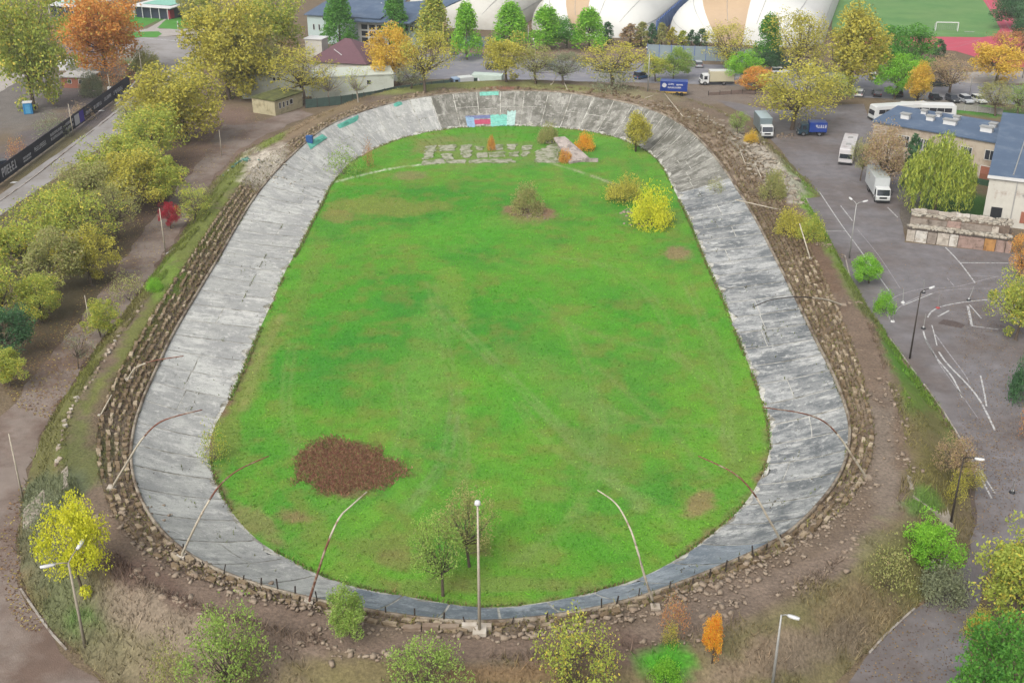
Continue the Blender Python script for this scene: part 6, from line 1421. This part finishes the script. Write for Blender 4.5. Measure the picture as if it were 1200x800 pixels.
def truck(label, front, hd, boxc, topc, cabc, Lb, Hb=3.3, Wd=2.4, cat='truck', grp=None, roofm=None):
    """box truck; origin at the front bumper on the ground"""
    e = empty('truck', tuple(P(*front)), hd, label, cat, grp); Lc = 1.9; x1 = -Lc-.12
    prof = [(0,.45),(.02,1.2),(-.22,1.35),(-.5,2.35),(-Lc,2.42),(-Lc,.45)]
    MB().prism(prof, -Wd/2+.08, Wd/2-.08).build('cab', cabc, e, bevel=.05)
    MB().add([(.0,-Wd/2+.25,1.3),(.0,Wd/2-.25,1.3),(-.42,Wd/2-.3,2.2),(-.42,-Wd/2+.3,2.2)], [(0,1,2,3)]).build('windscreen', M_SCREEN, e).location = (-.12, 0, 0)
    o = MB().add([(-.17,-Wd/2+.2,1.36),(-.17,Wd/2-.2,1.36),(-.47,Wd/2-.2,2.22),(-.47,-Wd/2+.2,2.22),(-.27,-Wd/2+.2,1.36),(-.27,Wd/2-.2,1.36),(-.57,Wd/2-.2,2.22),(-.57,-Wd/2+.2,2.22)], [(0,1,2,3),(7,6,5,4),(0,4,5,1),(2,6,7,3),(1,5,6,2),(0,3,7,4)]).build('windscreen_surround', M_SCREEN, e); o.location = (.06, 0, 0)
    for s_ in (-1, 1):
        MB().box(-1.5, -.75, s_*(Wd/2-.06)-.03, s_*(Wd/2-.06)+.03, 1.35, 2.1).build('side_window', M_SCREEN, e)
        MB().box(-.02, .06, s_*.8-.2, s_*.8+.2, .62, .82).build('headlight', M_LIGHT, e); MB().box(-.35, -.25, s_*(Wd/2+.15)-.06, s_*(Wd/2+.15)+.06, 1.4, 1.95).build('wing_mirror', M_DARK, e)
        for x in (-1.0, x1-Lb*.55-.2, x1-Lb*.55-1.1 if Lb > 6 else None):
            if x is not None: wheel(e, x, s_*(Wd/2-.2), .45, .28)
    MB().box(.0, .12, -Wd/2+.1, Wd/2-.1, .35, .6).build('bumper', M_DARK, e); MB().box(-.01, .05, -.6, .6, .85, 1.15).build('grille', M_DARK, e)
    MB().box(x1-Lb, x1, -.45, .45, .5, .85).build('chassis', M_DARK, e)
    MB().box(x1-Lb, x1, -Wd/2, Wd/2, .86, Hb).build('cargo_box', boxc, e, bevel=.04); MB().box(x1-Lb+.05, x1-.05, -Wd/2+.06, Wd/2-.06, Hb+.003, Hb+.05).build('box_roof', topc, e)
    return e
M_GB = paint('grey_blue_box', col(130,146,150)); M_LB = paint('pale_blue_roof', col(186,206,214)); M_PW = paint('pale_grey_white', col(222,226,226))
truck('blue grey box truck with a white cab by the white rubble', (899,163), head_of((872,132),(896,163))-.0, M_GB, M_LB, WHT, 6.0, 3.5)
truck('long white box truck parked facing the lower yard', (1034,239), head_of((1009,203),(1030,238)), M_PW, paint('grey_top', col(196,204,200)), WHT, 7.4, 3.7)
truck('white van with a cream box on the street above the yard', (820,99), math.pi+.02, paint('cream_box', col(214,206,176)), WHT, WHT, 5.6, 3.2, cat='truck')
truck('small white truck with a blue cab front at the far rim', (528,104), math.pi+.4, M_PW, WHT, paint('cab_blue_white', col(150,176,206)), 3.2, 2.4)
M_RB = paint('royal_blue', col(36,72,160))
e = truck('small royal blue lorry behind the spreading yard tree', (934,158), math.pi-.05, M_RB, M_RB, paint('dark_teal', col(40,70,84)), 3.4, 2.7)
word(e, -5.2, -3.0, 1.7, 2.3, M_PRINT, 31, ys=1.24+.02) 
# blue curtain sided trailer with a yellow underframe
a_, b2 = P(773,112), P(805,113); ang, L = frame_of(a_, b2); e = empty('trailer', tuple(a_), ang, 'dark blue lorry trailer with white print and a yellow lower edge behind the rim', 'trailer')
MB().box(0, L, 0, 2.4, .95, 3.2).build('cargo_box', M_RB, e, bevel=.05); MB().box(.1, L-.1, .05, 2.35, .6, .94).build('underframe', paint('yellow', col(224,184,96)), e)
for x in (1.0, L-2.2, L-1.2): wheel(e, x, .15, .42, .26); wheel(e, x, 2.2, .42, .26)
o = MB().tube([(.9,-.035,2.3),(.9,-.003,2.3)], .5, 16).build('roundel', M_PRINT, e); word(e, 1.7, 3.2, 2.35, 2.75, M_PRINT, 41, ys=-.01); word(e, 3.5, 5.0, 2.3, 2.6, M_PRINT, 42, ys=-.01); word(e, 1.7, 4.6, 1.65, 2.0, M_PRINT, 43, ys=-.01)
# white flat trailers by the far rim
for (x0, y0, x1, y1, d_, h_, lab, m_) in ((540,102,563,101,2.2,1.3,'low white trailer beside the small white truck', M_WHITE),(552,97,588,99,2.6,1.9,'long pale green tarpaulined trailer at the far rim', mat('pale_green_tarpaulin', col(206,222,210), var=.08, scale=1, bump=.3))):
    A, B = P(x0, y0), P(x1, y1); ang, L = frame_of(A, B); e = empty('trailer', tuple(A), ang, lab, 'trailer')
    MB().add([(0,0,.5),(L,0,.5),(L,d_,.5),(0,d_,.5),(.1,.1,h_),(L-.1,.1,h_),(L-.1,d_-.1,h_+.1),(.1,d_-.1,h_+.1)], [(3,2,1,0),(4,5,6,7),(0,1,5,4),(1,2,6,5),(2,3,7,6),(3,0,4,7)]).build('cover', m_, e, bevel=.05); MB().box(.2, L-.2, .2, d_-.2, .35, .5).build('chassis', M_DARK, e)
    for x in (.8, L-.9): wheel(e, x, .05, .35); wheel(e, x, d_-.05, .35)
def bus(label, front, hd, L, m, H=3.0, hatch=2):
    e = empty('bus', tuple(P(*front)), hd, label, 'bus'); Wd = 2.5
    MB().prism([(0,.35),(0,1.3),(-.18,H-.15),(-.5,H),(-L+.3,H),(-L,H-.2),(-L,.35)], -Wd/2, Wd/2).build('body', m, e, bevel=.07)
    MB().add([(.03,-1.12,1.25),(.03,1.12,1.25),(-.16,1.1,H-.45),(-.16,-1.1,H-.45),(-.1,-1.12,1.25),(-.1,1.12,1.25),(-.3,1.1,H-.45),(-.3,-1.1,H-.45)], [(0,1,2,3),(7,6,5,4),(0,4,5,1),(2,6,7,3),(1,5,6,2),(0,3,7,4)]).build('windscreen', M_SCREEN, e)
    for s_ in (-1, 1):
        n = int((L-1.5)/1.5)
        for i in range(n): MB().box(-1.0-1.5*(i+1)+.08, -1.0-1.5*i, s_*Wd/2-.03, s_*Wd/2+.03, 1.5, 2.35).build('side_window', M_SCREEN, e)
        for x in (-2.2, -L+2.6): wheel(e, x, s_*(Wd/2-.14), .45, .28)
        MB().box(-.01, .05, s_*.95-.16, s_*.95+.16, .65, .85).build('headlight', M_LIGHT, e)
    MB().box(.0, .1, -Wd/2+.05, Wd/2-.05, .33, .55).build('bumper', M_DARK, e)
    for i in range(hatch): MB().box(-L*(i+.7)/(hatch+.4)-.5, -L*(i+.7)/(hatch+.4)+.5, -.45, .45, H, H+.12).build('roof_hatch', M_GALV, e)
    return e
bus('grimy white bus with dark windscreen parked by the brown tree', (990,194), head_of((1003,152),(990,194)), 11.5, mat('grimy_white_paint', col(216,212,212), rough=.4, var=.06, scale=.6, grime=(col(176,160,160), .5, .5, .64)))
bus('white coach with rounded front behind the left end of the beige building', (1020,141), math.pi+.22, 12.5, WHT, 3.1, 0)
bus('white coach seen side on behind the roof vents of the beige building', (1118,139), -.12, 11.0, WHT, 3.0, 0)
# ---------------------------------------------------------------- two pedestrians by the banner
def person(label, px, py, hd, top, leg, step=.25):
    e = empty('person', tuple(P(px, py)), hd, label, 'person', None)
    J = {'pelvis': (0,0,.95,.14,.17), 'waist': (0,0,1.1,.12,.15), 'chest': (.01,0,1.32,.13,.19), 'neck': (.01,0,1.50,.06,.06), 'head': (.03,0,1.62,.095,.085), 'crown': (.03,0,1.72,.06,.055)}
    names = list(J); V = [J[n][:3] for n in names]; E = [(0,1),(1,2),(2,3),(3,4),(4,5)]; Rr = [J[n][3:] for n in names]
    for s_ in (-1, 1):
        k = len(V); V += [(0,s_*.1,.88),(s_*step*.5,s_*.1,.5),(s_*step-.05,s_*.1,.08),(s_*step+.14,s_*.1,.04)]; Rr += [(.09,.09),(.065,.065),(.045,.045),(.04,.04)]; E += [(0,k),(k,k+1),(k+1,k+2),(k+2,k+3)]
        k = len(V); V += [(0,s_*.2,1.42),(-s_*.06,s_*.26,1.15),(s_*-.02,s_*.27,.9),(.02,s_*.27,.82)]; Rr += [(.06,.06),(.05,.05),(.035,.035),(.03,.03)]; E += [(2,k),(k,k+1),(k+1,k+2),(k+2,k+3)]
    me = bpy.data.meshes.new('body'); me.from_pydata(V, E, []); o = link('body', me, e); o.modifiers.new('skin', 'SKIN'); sv_ = me.skin_vertices[0].data if me.skin_vertices else None
    if sv_ is None:
        bm = __import__('bmesh').new(); bm.from_mesh(me); bm.verts.layers.skin.verify(); bm.to_mesh(me); bm.free(); sv_ = me.skin_vertices[0].data
    for i, q in enumerate(Rr): sv_[i].radius = q
    sv_[0].use_root = True; o.modifiers.new('sub', 'SUBSURF').levels = 1; me.materials.append(top)
    MB().tube([(.02,0,1.66),(.02,0,1.74),(.02,0,1.77)], [.1,.09,.03], 10).build('hair', mat('dark_hair', col(48,38,32)), e, True)
    for s_ in (-1, 1): MB().tube([(0,s_*.1,.9),(s_*step*.5,s_*.1,.5),(s_*step-.05,s_*.1,.1)], [.115,.085,.065], 8).build('trouser_leg', leg, e, True)
person('pedestrian in a dark coat walking beside the pole with the white box', 136, 117, -.9, mat('dark_coat', col(52,54,66)), mat('dark_trousers', col(44,44,52)))
person('pedestrian in a grey coat to the right of the other one', 143, 116, -.9, mat('grey_coat', col(86,88,100)), mat('dark_trousers', col(44,44,52)), .2)
o = MB().box(-.5,.5,-.25,.25,1.2,3.0).build('notice_box', M_WHITE, None, bevel=.04); o.location = P(131, 118); tag(o, 'white box mounted on the pole beside the pedestrians', 'box')
for (x, y, l_) in ((192,218,'pale litter by the second lamp pole'),(16,214,'white manhole lid on the pale road'),(119,130,'white litter on the pale road beside the banner')):
    o = MB().slab([(-.5,-.3),(.4,-.4),(.6,.2),(-.2,.4)], 0, .08).build('litter', M_WHITE, None); o.location = P(x, y, .02); tag(o, l_, 'litter')
# ---------------------------------------------------------------- thin autumn haze
hm = bpy.data.materials.new('haze'); hm.use_nodes = True; hn = hm.node_tree.nodes; hn.remove(hn['Principled BSDF'])
pv = hn.new('ShaderNodeVolumePrincipled'); pv.inputs['Color'].default_value = (.93, .95, .98, 1); pv.inputs['Density'].default_value = HAZE; pv.inputs['Anisotropy'].default_value = .2
hm.node_tree.links.new(pv.outputs[0], hn['Material Output'].inputs['Volume'])
hz = MB().box(-4100, 4100, -600, 5100, -1.5, 63).build('haze', hm); hz['kind'] = 'stuff'; hz['label'] = 'thin pale haze over the whole place'
